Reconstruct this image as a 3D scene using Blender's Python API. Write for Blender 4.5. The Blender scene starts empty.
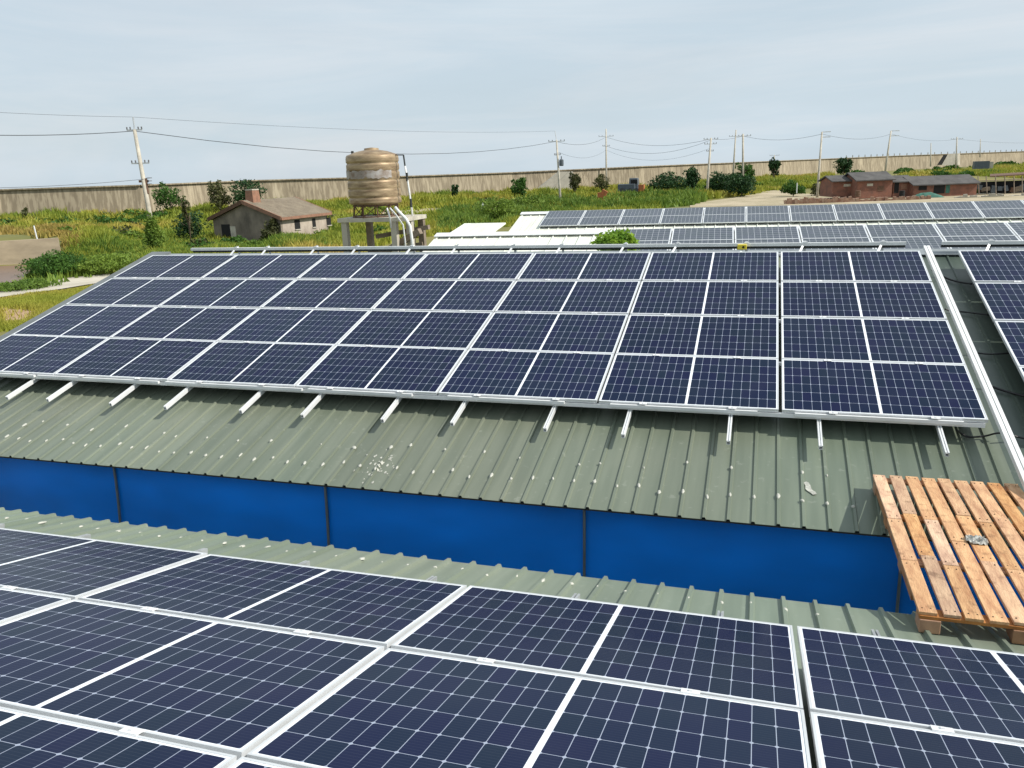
import bpy, bmesh, math, random
import numpy as np
from mathutils import Vector, Matrix, noise
random.seed(7); rng = np.random.default_rng(7)
SC = bpy.context.scene
COL = SC.collection
R_ = math.radians

# ------------------------------------------------------------------ camera
# rows: image right, image down, forward (metres, camera at the origin, Z up, Y away along the roof slope)
CR = ((0.9552694224, 0.2935204870, -0.0361393729), (0.0423455449, -0.2566984748, -0.9655634354), (-0.2926895717, 0.9208428839, -0.2576454887))
FPX = 798.56
cam = bpy.data.cameras.new('camera'); camo = bpy.data.objects.new('camera', cam); COL.objects.link(camo)
rt, dn, fw = [Vector(v).normalized() for v in CR]
M = Matrix((rt, -dn, -fw)).transposed().to_4x4(); camo.matrix_world = M
cam.sensor_width = 36.0; cam.lens = 36.0 * FPX / 1024.0
cam.clip_start = 0.05; cam.clip_end = 6000
SC.camera = camo

# ------------------------------------------------------------------ world and sun
SUN_EL, SUN_AZ = R_(44), R_(88)            # azimuth from +Y towards +X
w = bpy.data.worlds.new('World'); SC.world = w; w.use_nodes = True
nt = w.node_tree; nt.nodes.clear(); N = nt.nodes.new; L = nt.links.new
out = N('ShaderNodeOutputWorld'); bg = N('ShaderNodeBackground'); L(bg.outputs[0], out.inputs[0])
sky = N('ShaderNodeTexSky'); sky.sky_type = 'NISHITA'; sky.sun_disc = False
sky.sun_elevation = SUN_EL; sky.sun_rotation = SUN_AZ; sky.air_density = 1.0; sky.dust_density = 1.6; sky.ozone_density = 1.5
tc = N('ShaderNodeTexCoord'); mp = N('ShaderNodeMapping'); mp.inputs['Scale'].default_value = (1.2, 1.6, 7.0); mp.inputs['Rotation'].default_value = (0.06, -0.10, 0.3)
n1 = N('ShaderNodeTexNoise'); n1.inputs['Scale'].default_value = 1.7; n1.inputs['Detail'].default_value = 7; n1.inputs['Roughness'].default_value = 0.55
cr = N('ShaderNodeValToRGB'); cr.color_ramp.elements[0].position = 0.36; cr.color_ramp.elements[0].color = (0.80, 0.80, 0.80, 1); cr.color_ramp.elements[1].position = 0.72; cr.color_ramp.elements[1].color = (0.95, 0.95, 0.95, 1)
mx = N('ShaderNodeMix'); mx.data_type = 'RGBA'; mp2 = N('ShaderNodeMapping'); mp2.inputs['Scale'].default_value = (1.0, 2.2, 9.0); mp2.inputs['Rotation'].default_value = (0.10, -0.22, 0.5); mp2.inputs['Location'].default_value = (3.1, 1.7, 0.4)
n2_ = N('ShaderNodeTexNoise'); n2_.inputs['Scale'].default_value = 1.5; n2_.inputs['Detail'].default_value = 9; n2_.inputs['Roughness'].default_value = 0.6; n2_.inputs['Distortion'].default_value = 0.6
c2_ = N('ShaderNodeValToRGB'); c2_.color_ramp.elements[0].position = 0.40; c2_.color_ramp.elements[0].color = (6.7, 7.9, 8.8, 1); c2_.color_ramp.elements[1].position = 0.66; c2_.color_ramp.elements[1].color = (7.9, 8.6, 9.2, 1)
L(tc.outputs['Generated'], mp2.inputs[0]); L(mp2.outputs[0], n2_.inputs[0]); L(n2_.outputs[0], c2_.inputs[0]); L(c2_.outputs[0], mx.inputs[7])
L(tc.outputs['Generated'], mp.inputs[0]); L(mp.outputs[0], n1.inputs[0]); L(n1.outputs[0], cr.inputs[0])
L(cr.outputs[0], mx.inputs[0]); L(sky.outputs[0], mx.inputs[6]); L(mx.outputs[2], bg.inputs[0])
bg.inputs[1].default_value = 0.095
sl = bpy.data.lights.new('sun', 'SUN'); sl.energy = 4.7; sl.angle = R_(0.7); sl.color = (1.0, 0.95, 0.87)
so = bpy.data.objects.new('sun', sl); COL.objects.link(so)
sd = Vector((math.sin(SUN_AZ) * math.cos(SUN_EL), math.cos(SUN_AZ) * math.cos(SUN_EL), math.sin(SUN_EL)))
so.rotation_euler = sd.to_track_quat('Z', 'Y').to_euler()
SC.view_settings.view_transform = 'Standard'; SC.view_settings.look = 'None'; SC.view_settings.exposure = 0.0; SC.view_settings.gamma = 1.0
SC.view_settings.use_curve_mapping = False

# ------------------------------------------------------------------ picture -> world helpers (real distances)
def ray(x, y):
    a, b = (x - 512) / FPX, (y - 384) / FPX
    return rt * a + dn * b + fw
def atY(x, y, Y): d = ray(x, y); return d * (Y / d.y)
def atZ(x, y, Z): d = ray(x, y); return d * (Z / d.z)
def atD(x, y, D): return ray(x, y) * D
def pxof(P):
    P = Vector(P); z = P.dot(fw); return (512 + FPX * P.dot(rt) / z, 384 + FPX * P.dot(dn) / z)

# ------------------------------------------------------------------ materials
def mat(name, col=(0.5, 0.5, 0.5), rough=0.6, metal=0.0, spec=0.5, var=0.0, vscale=8.0, bump=0.0, bscale=30.0, col2=None, coord='Object', stretch=(1, 1, 1), coat=0.0, detail=6):
    m = bpy.data.materials.new(name); m.use_nodes = True; t = m.node_tree; b = t.nodes['Principled BSDF']
    b.inputs['Roughness'].default_value = rough; b.inputs['Metallic'].default_value = metal; b.inputs['Specular IOR Level'].default_value = spec
    b.inputs['Coat Weight'].default_value = coat; b.inputs['Coat Roughness'].default_value = 0.15
    c = t.nodes.new('ShaderNodeTexCoord'); g = t.nodes.new('ShaderNodeMapping'); g.inputs['Scale'].default_value = stretch
    t.links.new(c.outputs[coord], g.inputs[0])
    if 'pallet' in name:
        oi = t.nodes.new('ShaderNodeObjectInfo'); mu = t.nodes.new('ShaderNodeMath'); mu.operation = 'MULTIPLY'; mu.inputs[1].default_value = 60; t.links.new(oi.outputs['Random'], mu.inputs[0]); t.links.new(mu.outputs[0], g.inputs['Location'])
    if var > 0 or col2:
        pass
        n = t.nodes.new('ShaderNodeTexNoise'); n.inputs['Scale'].default_value = vscale; n.inputs['Detail'].default_value = detail; n.inputs['Roughness'].default_value = 0.6
        r = t.nodes.new('ShaderNodeValToRGB'); e = r.color_ramp.elements; e[0].position = 0.33; e[1].position = 0.67
        c2 = col2 or tuple(v * (1 - var) for v in col)
        e[0].color = (*c2, 1); e[1].color = (*[v * (1 + (var * 0.5 if not col2 else 0)) for v in col], 1)
        t.links.new(g.outputs[0], n.inputs[0]); t.links.new(n.outputs[0], r.inputs[0]); t.links.new(r.outputs[0], b.inputs['Base Color'])
    else:
        b.inputs['Base Color'].default_value = (*col, 1)
    if bump > 0:
        n = t.nodes.new('ShaderNodeTexNoise'); n.inputs['Scale'].default_value = bscale; n.inputs['Detail'].default_value = 5
        u = t.nodes.new('ShaderNodeBump'); u.inputs['Strength'].default_value = bump; u.inputs['Distance'].default_value = 0.02
        t.links.new(g.outputs[0], n.inputs[0]); t.links.new(n.outputs[0], u.inputs['Height']); t.links.new(u.outputs[0], b.inputs['Normal'])
    return m

def weather(m):
    t = m.node_tree; b = t.nodes['Principled BSDF']; src = b.inputs['Base Color'].links[0].from_socket
    oi = t.nodes.new('ShaderNodeObjectInfo'); hs = t.nodes.new('ShaderNodeHueSaturation'); mr = t.nodes.new('ShaderNodeMapRange'); mr.inputs[3].default_value = 0.78; mr.inputs[4].default_value = 1.15
    ms = t.nodes.new('ShaderNodeMapRange'); ms.inputs[3].default_value = 0.70; ms.inputs[4].default_value = 1.05
    t.links.new(oi.outputs['Random'], mr.inputs[0]); t.links.new(mr.outputs[0], hs.inputs['Value'])
    w_ = t.nodes.new('ShaderNodeMath'); w_.operation = 'FRACT'; w2 = t.nodes.new('ShaderNodeMath'); w2.operation = 'MULTIPLY'; w2.inputs[1].default_value = 7.31; t.links.new(oi.outputs['Random'], w2.inputs[0]); t.links.new(w2.outputs[0], w_.inputs[0]); t.links.new(w_.outputs[0], ms.inputs[0]); t.links.new(ms.outputs[0], hs.inputs['Saturation'])
    g = [n for n in t.nodes if n.type == 'MAPPING'][0]
    g2 = t.nodes.new('ShaderNodeMapping'); g2.inputs['Scale'].default_value = (0.3, 1.6, 0.3); t.links.new(g.outputs[0], g2.inputs[0])
    n = t.nodes.new('ShaderNodeTexNoise'); n.inputs['Scale'].default_value = 7; n.inputs['Detail'].default_value = 8; t.links.new(g2.outputs[0], n.inputs[0])
    r = t.nodes.new('ShaderNodeValToRGB'); r.color_ramp.elements[0].position = 0.30; r.color_ramp.elements[0].color = (0.30, 0.24, 0.20, 1); r.color_ramp.elements[1].position = 0.44; t.links.new(n.outputs[0], r.inputs[0])
    mu = t.nodes.new('ShaderNodeMix'); mu.data_type = 'RGBA'; mu.blend_type = 'MULTIPLY'; mu.inputs[0].default_value = 0.55
    t.links.new(src, hs.inputs['Color']); t.links.new(hs.outputs[0], mu.inputs[6]); t.links.new(r.outputs[0], mu.inputs[7]); t.links.new(mu.outputs[2], b.inputs['Base Color'])

def leafmat(name, a, b_, trans=0.25, scale=1.2, c3=None):
    m = mat(name, a, rough=0.6, spec=0.25, col2=b_, vscale=scale, coord='Object')
    t = m.node_tree; b = t.nodes['Principled BSDF']
    o = t.nodes['Material Output']; tr = t.nodes.new('ShaderNodeBsdfTranslucent'); ms = t.nodes.new('ShaderNodeMixShader'); ms.inputs[0].default_value = trans
    ramp = [n for n in t.nodes if n.type == 'VALTORGB'][0]
    if c3: e = ramp.color_ramp.elements.new(0.5); e.color = (*c3, 1)
    t.links.new(ramp.outputs[0], tr.inputs[0]); t.links.new(b.outputs[0], ms.inputs[1]); t.links.new(tr.outputs[0], ms.inputs[2]); t.links.new(ms.outputs[0], o.inputs[0])
    return m

def cells(name, W, H, x0, pitchx, y0, pitchy, ncol, half, base, line, lw, rough, borderx, bordery, busn=9, busamt=0.35, spec=0.5, ior=1.35):
    """photovoltaic laminate: white backsheet, dark cells, thin silver busbars, all in object coordinates in metres"""
    m = bpy.data.materials.new(name); m.use_nodes = True; t = m.node_tree; b = t.nodes['Principled BSDF']
    def mth(op, a, bb=None, c=None):
        n = t.nodes.new('ShaderNodeMath'); n.operation = op
        for i, v in enumerate((a, bb, c)):
            if v is None: continue
            if isinstance(v, (int, float)): n.inputs[i].default_value = v
            else: t.links.new(v, n.inputs[i])
        return n.outputs[0]
    c = t.nodes.new('ShaderNodeTexCoord'); s = t.nodes.new('ShaderNodeSeparateXYZ'); t.links.new(c.outputs['Object'], s.inputs[0])
    X, Y = s.outputs[0], s.outputs[1]
    if half:   # x measured outward from the middle bar
        ax = mth('SUBTRACT', mth('ABSOLUTE', X), half)
    else:
        ax = mth('ADD', X, ncol * pitchx / 2)
    ay = mth('ADD', Y, 3 * pitchy)
    cxn, cyn = mth('DIVIDE', ax, pitchx), mth('DIVIDE', ay, pitchy)
    fx, fy = mth('FRACT', cxn), mth('FRACT', cyn)
    ex = mth('MULTIPLY', mth('SUBTRACT', 0.5, mth('ABSOLUTE', mth('SUBTRACT', fx, 0.5))), pitchx)
    ey = mth('MULTIPLY', mth('SUBTRACT', 0.5, mth('ABSOLUTE', mth('SUBTRACT', fy, 0.5))), pitchy)
    inx = mth('GREATER_THAN', ex, lw / 2); iny = mth('GREATER_THAN', ey, lw / 2)
    cham = mth('GREATER_THAN', mth('ADD', ex, ey), lw * 0.5 + 0.009)
    ok = mth('MULTIPLY', mth('MULTIPLY', inx, iny), cham)
    ok = mth('MULTIPLY', ok, mth('GREATER_THAN', ax, 0.0)); ok = mth('MULTIPLY', ok, mth('LESS_THAN', ax, ncol * pitchx))
    ok = mth('MULTIPLY', ok, mth('GREATER_THAN', ay, 0.0)); ok = mth('MULTIPLY', ok, mth('LESS_THAN', ay, 6 * pitchy))
    ins = mth('MULTIPLY', mth('MULTIPLY', mth('GREATER_THAN', ax, 0.001), mth('LESS_THAN', ax, ncol * pitchx - 0.001)), mth('MULTIPLY', mth('GREATER_THAN', ay, 0.001), mth('LESS_THAN', ay, 6 * pitchy - 0.001)))
    ml = t.nodes.new('ShaderNodeMix'); ml.data_type = 'RGBA'; t.links.new(ins, ml.inputs[0]); ml.inputs[6].default_value = (0.80, 0.83, 0.86, 1); ml.inputs[7].default_value = (*line, 1)
    bus = mth('LESS_THAN', mth('FRACT', mth('MULTIPLY', fy, busn)), 0.10)
    # per-cell and per-module tint
    cmb = t.nodes.new('ShaderNodeCombineXYZ'); t.links.new(mth('FLOOR', cxn), cmb.inputs[0]); t.links.new(mth('FLOOR', cyn), cmb.inputs[1])
    oi = t.nodes.new('ShaderNodeObjectInfo'); t.links.new(mth('MULTIPLY', oi.outputs['Random'], 97.0), cmb.inputs[2])
    wn = t.nodes.new('ShaderNodeTexWhiteNoise'); t.links.new(cmb.outputs[0], wn.inputs[0])
    hs = t.nodes.new('ShaderNodeHueSaturation'); hs.inputs['Color'].default_value = (*base, 1)
    t.links.new(mth('ADD', 0.468, mth('MULTIPLY', wn.outputs[0], 0.035)), hs.inputs['Hue'])
    t.links.new(mth('ADD', 0.8, mth('MULTIPLY', mth('ADD', wn.outputs[0], oi.outputs['Random']), 0.2)), hs.inputs['Value'])
    mb = t.nodes.new('ShaderNodeMix'); mb.data_type = 'RGBA'; t.links.new(mth('MULTIPLY', bus, busamt), mb.inputs[0]); t.links.new(hs.outputs[0], mb.inputs[6]); mb.inputs[7].default_value = (0.20, 0.22, 0.26, 1)
    mc = t.nodes.new('ShaderNodeMix'); mc.data_type = 'RGBA'; t.links.new(ok, mc.inputs[0]); t.links.new(ml.outputs[2], mc.inputs[6]); t.links.new(mb.outputs[2], mc.inputs[7])
    # dust film
    nz = t.nodes.new('ShaderNodeTexNoise'); nz.inputs['Scale'].default_value = 2.3; nz.inputs['Detail'].default_value = 6; t.links.new(c.outputs['Object'], nz.inputs[0])
    md = t.nodes.new('ShaderNodeMix'); md.data_type = 'RGBA'; t.links.new(mth('ADD', mth('MULTIPLY', mth('POWER', nz.outputs[0], 2.0), 0.030), mth('MULTIPLY', oi.outputs['Random'], 0.006)), md.inputs[0]); t.links.new(mc.outputs[2], md.inputs[6]); md.inputs[7].default_value = (0.5, 0.5, 0.46, 1)
    t.links.new(md.outputs[2], b.inputs['Base Color'])
    t.links.new(mth('ADD', rough, mth('MULTIPLY', nz.outputs[0], 0.10)), b.inputs['Roughness'])
    b.inputs['Specular IOR Level'].default_value = spec; b.inputs['IOR'].default_value = ior
    return m

def sheetmat(name, a, a2, rough=0.42, metal=0.0, spots=(0.55, 0.56, 0.5), spotamt=0.12):
    """painted profiled sheet: sheet-wide tone changes, streaks down the slope, small pale stains"""
    m = bpy.data.materials.new(name); m.use_nodes = True; t = m.node_tree; b = t.nodes['Principled BSDF']
    c = t.nodes.new('ShaderNodeTexCoord')
    def nz(scale, st, det=5):
        g = t.nodes.new('ShaderNodeMapping'); g.inputs['Scale'].default_value = st; n = t.nodes.new('ShaderNodeTexNoise'); n.inputs['Scale'].default_value = scale; n.inputs['Detail'].default_value = det
        t.links.new(c.outputs['Object'], g.inputs[0]); t.links.new(g.outputs[0], n.inputs[0]); return n.outputs[0]
    def ramp(src, p0, p1):
        r = t.nodes.new('ShaderNodeValToRGB'); r.color_ramp.elements[0].position = p0; r.color_ramp.elements[1].position = p1; t.links.new(src, r.inputs[0]); return r.outputs[0]
    def mix(f, A, B):
        n = t.nodes.new('ShaderNodeMix'); n.data_type = 'RGBA'
        for i, v in ((0, f), (6, A), (7, B)):
            if isinstance(v, tuple): n.inputs[i].default_value = (*v, 1)
            elif isinstance(v, float): n.inputs[i].default_value = v
            else: t.links.new(v, n.inputs[i])
        return n.outputs[2]
    base = mix(ramp(nz(0.5, (1, 0.6, 1), 3), 0.35, 0.65), a, a2)
    streak = mix(ramp(nz(9, (1, 0.07, 0.07)), 0.35, 0.75), (0.82, 0.84, 0.80), (1.12, 1.1, 1.06))
    mu = t.nodes.new('ShaderNodeMix'); mu.data_type = 'RGBA'; mu.blend_type = 'MULTIPLY'; mu.inputs[0].default_value = 1.0; t.links.new(base, mu.inputs[6]); t.links.new(streak, mu.inputs[7])
    sx_ = t.nodes.new('ShaderNodeSeparateXYZ'); t.links.new(c.outputs['Object'], sx_.inputs[0]); fl = t.nodes.new('ShaderNodeMath'); fl.operation = 'FLOOR'; fa = t.nodes.new('ShaderNodeMath'); fa.operation = 'ADD'; fa.inputs[1].default_value = 50.03; t.links.new(sx_.outputs[0], fa.inputs[0]); t.links.new(fa.outputs[0], fl.inputs[0])
    wn_ = t.nodes.new('ShaderNodeTexWhiteNoise'); wn_.noise_dimensions = '1D'; t.links.new(fl.outputs[0], wn_.inputs['W']); mr_ = t.nodes.new('ShaderNodeMapRange'); mr_.inputs[3].default_value = 0.88; mr_.inputs[4].default_value = 1.10; t.links.new(wn_.outputs[0], mr_.inputs[0])
    m2_ = t.nodes.new('ShaderNodeVectorMath'); m2_.operation = 'SCALE'; t.links.new(mu.outputs[2], m2_.inputs[0]); t.links.new(mr_.outputs[0], m2_.inputs['Scale'])
    sp = ramp(nz(14, (1, 1, 1), 8), 0.63, 0.72); sm = t.nodes.new('ShaderNodeMath'); sm.operation = 'MULTIPLY'; sm.inputs[1].default_value = spotamt; t.links.new(sp, sm.inputs[0])
    t.links.new(mix(sm.outputs[0], m2_.outputs[0], spots), b.inputs['Base Color'])
    b.inputs['Roughness'].default_value = rough; b.inputs['Metallic'].default_value = metal
    u = t.nodes.new('ShaderNodeBump'); u.inputs['Strength'].default_value = 0.25; u.inputs['Distance'].default_value = 0.01
    t.links.new(nz(3.5, (1, 0.5, 1), 3), u.inputs['Height']); t.links.new(u.outputs[0], b.inputs['Normal'])
    return m

MT = {}
MT['cellnew'] = cells('pv_cells', 1.735, 1.018, 0, 0.0845, 0, 0.1665, 10, 0.0115, (0.0018, 0.0056, 0.035), (0.32, 0.36, 0.45), 0.0030, 0.10, 0, 0, 9, 0.08, spec=0.5, ior=1.15)
MT['cellold'] = cells('pv_cells_old', 1.63, 0.95, 0, 0.159, 0, 0.159, 10, 0, (0.050, 0.060, 0.082), (0.42, 0.44, 0.47), 0.008, 0.22, 0, 0, 3, 0.4)
MT['backsheet'] = mat('backsheet', (0.74, 0.76, 0.78), 0.4)
MT['alu'] = mat('anodised_aluminium', (0.80, 0.81, 0.81), 0.4, 0.15, var=0.12, vscale=3, stretch=(1, 1, 1))
MT['alufr'] = mat('frame_aluminium', (0.68, 0.70, 0.71), 0.38, 0.25, var=0.10, vscale=2)
MT['galv'] = mat('galvanised', (0.55, 0.57, 0.58), 0.45, 0.5, var=0.25, vscale=9)
MT['white'] = mat('white_paint', (0.76, 0.77, 0.76), 0.45, var=0.10, vscale=4)
MT['sheet'] = sheetmat('green_grey_sheet', (0.150, 0.182, 0.142), (0.180, 0.200, 0.155), 0.36)
MT['sheet2'] = sheetmat('lighter_green_grey_sheet', (0.190, 0.235, 0.190), (0.225, 0.255, 0.205), 0.40)
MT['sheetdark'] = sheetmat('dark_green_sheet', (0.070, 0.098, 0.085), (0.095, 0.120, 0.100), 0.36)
MT['whitesheet'] = sheetmat('white_sheet', (0.86, 0.87, 0.79), (0.80, 0.81, 0.74), 0.5, spots=(0.5, 0.48, 0.42), spotamt=0.3)
MT['trimgrey'] = mat('trim_grey', (0.30, 0.33, 0.34), 0.45, 0.2, var=0.2, vscale=4)
MT['vergegrey'] = mat('verge_grey', (0.17, 0.185, 0.185), 0.5, 0.2, var=0.25, vscale=3)
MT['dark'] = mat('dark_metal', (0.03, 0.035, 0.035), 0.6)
MT['blue'] = mat('blue_sheet', (0.002, 0.25, 0.95), 0.22, 0, 0.5, var=0.22, vscale=0.7, bump=0.5, bscale=1.3, stretch=(1, 1, 2.2), coat=0.7, detail=2)
MT['bluestrip'] = mat('grey_blue_strip', (0.16, 0.20, 0.22), 0.5, 0.3, var=0.2)
MT['sealant'] = mat('sealant', (0.50, 0.50, 0.44), 0.8, var=0.3, vscale=40)
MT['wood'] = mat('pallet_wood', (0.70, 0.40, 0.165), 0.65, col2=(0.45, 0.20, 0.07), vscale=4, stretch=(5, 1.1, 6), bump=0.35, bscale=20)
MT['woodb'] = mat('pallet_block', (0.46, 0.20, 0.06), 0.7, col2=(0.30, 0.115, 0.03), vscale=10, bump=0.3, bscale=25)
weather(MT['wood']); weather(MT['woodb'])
MT['knot'] = mat('nail_rust', (0.05, 0.028, 0.018), 0.8)
MT['cable'] = mat('black_cable', (0.012, 0.012, 0.014), 0.45)
MT['plastic'] = mat('clear_plastic', (0.50, 0.50, 0.46), 0.2, 0, 0.7, var=0.6, vscale=40)
MT['yellow'] = mat('yellow_plastic', (0.72, 0.58, 0.04), 0.45)
MT['conc'] = mat('weathered_concrete', (0.42, 0.37, 0.29), 0.9, col2=(0.25, 0.215, 0.165), vscale=0.7, stretch=(1, 1, 0.25), bump=0.3, bscale=2)
MT['pondwall'] = mat('stained_bank_concrete', (0.46, 0.37, 0.26), 0.9, col2=(0.30, 0.24, 0.17), vscale=0.5, stretch=(1, 1, 2.5), bump=0.3, bscale=2)
MT['conc2'] = mat('pale_concrete', (0.50, 0.46, 0.38), 0.9, col2=(0.36, 0.33, 0.27), vscale=0.6, bump=0.2, bscale=3)
MT['polec'] = mat('pole_concrete', (0.50, 0.46, 0.38), 0.85, var=0.25, vscale=2)
MT['rusty'] = mat('stained_steel', (0.44, 0.33, 0.20), 0.48, 0.35, col2=(0.21, 0.14, 0.08), vscale=2.2, stretch=(1, 1, 4), bump=0.2, bscale=5)
MT['stain'] = mat('grey_lime_stain', (0.42, 0.40, 0.38), 0.7, col2=(0.22, 0.16, 0.12), vscale=4)
MT['rust'] = mat('rust_brown', (0.14, 0.075, 0.045), 0.8, var=0.4)
MT['timber'] = mat('grey_timber', (0.24, 0.19, 0.14), 0.85, var=0.4, vscale=3)
MT['tile'] = mat('old_roof_tiles', (0.37, 0.31, 0.23), 0.85, col2=(0.26, 0.215, 0.16), vscale=1.2, bump=0.6, bscale=12)
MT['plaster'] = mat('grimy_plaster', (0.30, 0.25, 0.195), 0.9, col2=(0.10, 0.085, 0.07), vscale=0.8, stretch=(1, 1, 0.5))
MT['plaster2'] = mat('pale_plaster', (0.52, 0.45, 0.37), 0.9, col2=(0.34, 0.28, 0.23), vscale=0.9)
MT['brick'] = mat('red_brick', (0.27, 0.115, 0.075), 0.9, col2=(0.15, 0.075, 0.055), vscale=1.4)
MT['brickor'] = mat('orange_brick', (0.33, 0.17, 0.11), 0.9, col2=(0.22, 0.12, 0.08), vscale=3)
MT['slate'] = mat('dark_tiles', (0.105, 0.10, 0.095), 0.85, col2=(0.06, 0.056, 0.055), vscale=0.8, bump=0.4, bscale=8)
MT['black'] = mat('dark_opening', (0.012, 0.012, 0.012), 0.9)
MT['green_net'] = mat('green_net', (0.05, 0.16, 0.12), 0.8, var=0.4, vscale=2)
MT['water'] = mat('muddy_water', (0.19, 0.12, 0.08), 0.30, 0, 0.15, var=0.2, vscale=0.2)
MT['wire'] = mat('wire', (0.05, 0.055, 0.065), 0.6)
MT['insul'] = mat('insulator', (0.10, 0.10, 0.11), 0.4)
MT['vanblue'] = mat('blue_grey_paint', (0.10, 0.12, 0.14), 0.5, var=0.3)
MT['orange'] = mat('faded_orange', (0.50, 0.17, 0.06), 0.8, var=0.4)
MT['bark'] = mat('bark', (0.14, 0.10, 0.07), 0.9, var=0.4)
MT['leaf_dark'] = leafmat('leaf_dark', (0.045, 0.105, 0.030), (0.012, 0.040, 0.014), 0.15, 1.2)
MT['leaf_mid'] = leafmat('leaf_mid', (0.09, 0.19, 0.030), (0.030, 0.085, 0.016), 0.25, 1.0)
MT['leaf_bright'] = leafmat('leaf_bright', (0.36, 0.50, 0.06), (0.12, 0.26, 0.03), 0.35, 3.0)
MT['leaf_olive'] = leafmat('leaf_olive', (0.13, 0.135, 0.045), (0.05, 0.06, 0.025), 0.2, 1.0)
MT['grass'] = leafmat('grass_blades', (0.50, 0.37, 0.10), (0.12, 0.21, 0.025), 0.3, 0.06, c3=(0.34, 0.355, 0.05))
MT['grass2'] = leafmat('dry_grass_blades', (0.44, 0.29, 0.09), (0.28, 0.27, 0.06), 0.3, 0.12)
MT['weed'] = leafmat('weed_leaves', (0.21, 0.30, 0.045), (0.07, 0.14, 0.022), 0.3, 0.25)

# ------------------------------------------------------------------ mesh builder
class MB:
    def __init__(s): s.v = []; s.f = []
    def add(s, vs, fs):
        o = len(s.v); s.v += [tuple(v) for v in vs]; s.f += [tuple(i + o for i in f) for f in fs]; return s
    def box(s, c, d, rot=None, tap=None):
        hx, hy, hz = d[0] / 2, d[1] / 2, d[2] / 2
        vs = [Vector((x, y, z)) for z in (-hz, hz) for y in (-hy, hy) for x in (-hx, hx)]
        if tap:
            for v in vs:
                if v.z > 0: v.x *= tap; v.y *= tap
        if rot is not None: vs = [rot @ v for v in vs]
        c = Vector(c); return s.add([v + c for v in vs], [(0, 2, 3, 1), (4, 5, 7, 6), (0, 1, 5, 4), (2, 6, 7, 3), (0, 4, 6, 2), (1, 3, 7, 5)])
    def bar(s, a, b, w_, h, up=(0, 0, 1)):
        a, b = Vector(a), Vector(b); d = b - a; l = d.length; d.normalize(); x = d.cross(Vector(up)).normalized(); z = x.cross(d)
        return s.box((a + b) / 2, (w_, l, h), Matrix((x, d, z)).transposed())
    def tube(s, pts, r, n=8, cap=True):
        pts = [Vector(p) for p in pts]; rs = r if hasattr(r, '__len__') else [r] * len(pts); vs = []; fs = []
        for i, p in enumerate(pts):
            d = (pts[min(i + 1, len(pts) - 1)] - pts[max(i - 1, 0)]).normalized()
            a = d.cross(Vector((0, 0, 1)) if abs(d.z) < 0.9 else Vector((1, 0, 0))).normalized(); b = d.cross(a)
            for k in range(n): t = 2 * math.pi * k / n; vs.append(p + (a * math.cos(t) + b * math.sin(t)) * rs[i])
        for i in range(len(pts) - 1):
            for k in range(n): k2 = (k + 1) % n; fs.append((i * n + k, i * n + k2, (i + 1) * n + k2, (i + 1) * n + k))
        if cap: fs += [tuple(range(n))[::-1], tuple(range((len(pts) - 1) * n, len(pts) * n))]
        return s.add(vs, fs)
    def lathe(s, c, prof, n=32):
        c = Vector(c); vs = []; fs = []
        for r, z in prof:
            for k in range(n): t = 2 * math.pi * k / n; vs.append(c + Vector((r * math.cos(t), r * math.sin(t), z)))
        for i in range(len(prof) - 1):
            for k in range(n): k2 = (k + 1) % n; fs.append((i * n + k, i * n + k2, (i + 1) * n + k2, (i + 1) * n + k))
        fs += [tuple(range(n))[::-1], tuple(range((len(prof) - 1) * n, len(prof) * n))]
        return s.add(vs, fs)
    def prism(s, poly, d):
        """poly: list of 3D points (closed outline); extruded by d"""
        d = Vector(d); n = len(poly); p = [Vector(q) for q in poly]
        return s.add(p + [q + d for q in p], [tuple(range(n))[::-1], tuple(range(n, 2 * n))] + [(i, (i + 1) % n, n + (i + 1) % n, n + i) for i in range(n)])
    def mesh(s, name):
        me = bpy.data.meshes.new(name); me.from_pydata(s.v, [], s.f); me.update(); return me
    def obj(s, name, m, parent=None, smooth=False, bevel=0.0, loc=None):
        me = s.mesh(name)
        bm = bmesh.new(); bm.from_mesh(me); bmesh.ops.recalc_face_normals(bm, faces=bm.faces); bm.to_mesh(me); bm.free()
        me.materials.append(m if not isinstance(m, str) else MT[m])
        if smooth:
            for p in me.polygons: p.use_smooth = True
        o = bpy.data.objects.new(name, me); COL.objects.link(o)
        if loc is not None:
            o.location = loc
            me.transform(Matrix.Translation(-Vector(loc)))
        if parent: o.parent = parent; o.location = (Vector(loc) if loc is not None else Vector()) - parent.location if parent.get('_w') else o.location
        if bevel: bv = o.modifiers.new('bevel', 'BEVEL'); bv.width = bevel; bv.segments = 2; bv.limit_method = 'ANGLE'
        return o
def tag(o, label=None, cat=None, group=None, kind=None):
    if label: o['label'] = label
    if cat: o['category'] = cat
    if group: o['group'] = group
    if kind: o['kind'] = kind
    return o
def thing(name, label, cat, loc=(0, 0, 0), group=None):
    """Empty at the base; parts are built in world coordinates and parented with the inverse offset"""
    o = bpy.data.objects.new(name, None); COL.objects.link(o); o.location = loc; o.empty_display_size = 0.1; o['_w'] = 1
    return tag(o, label, cat, group)
def finish():
    for o in bpy.data.objects:
        if '_w' in o: del o['_w']
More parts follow.
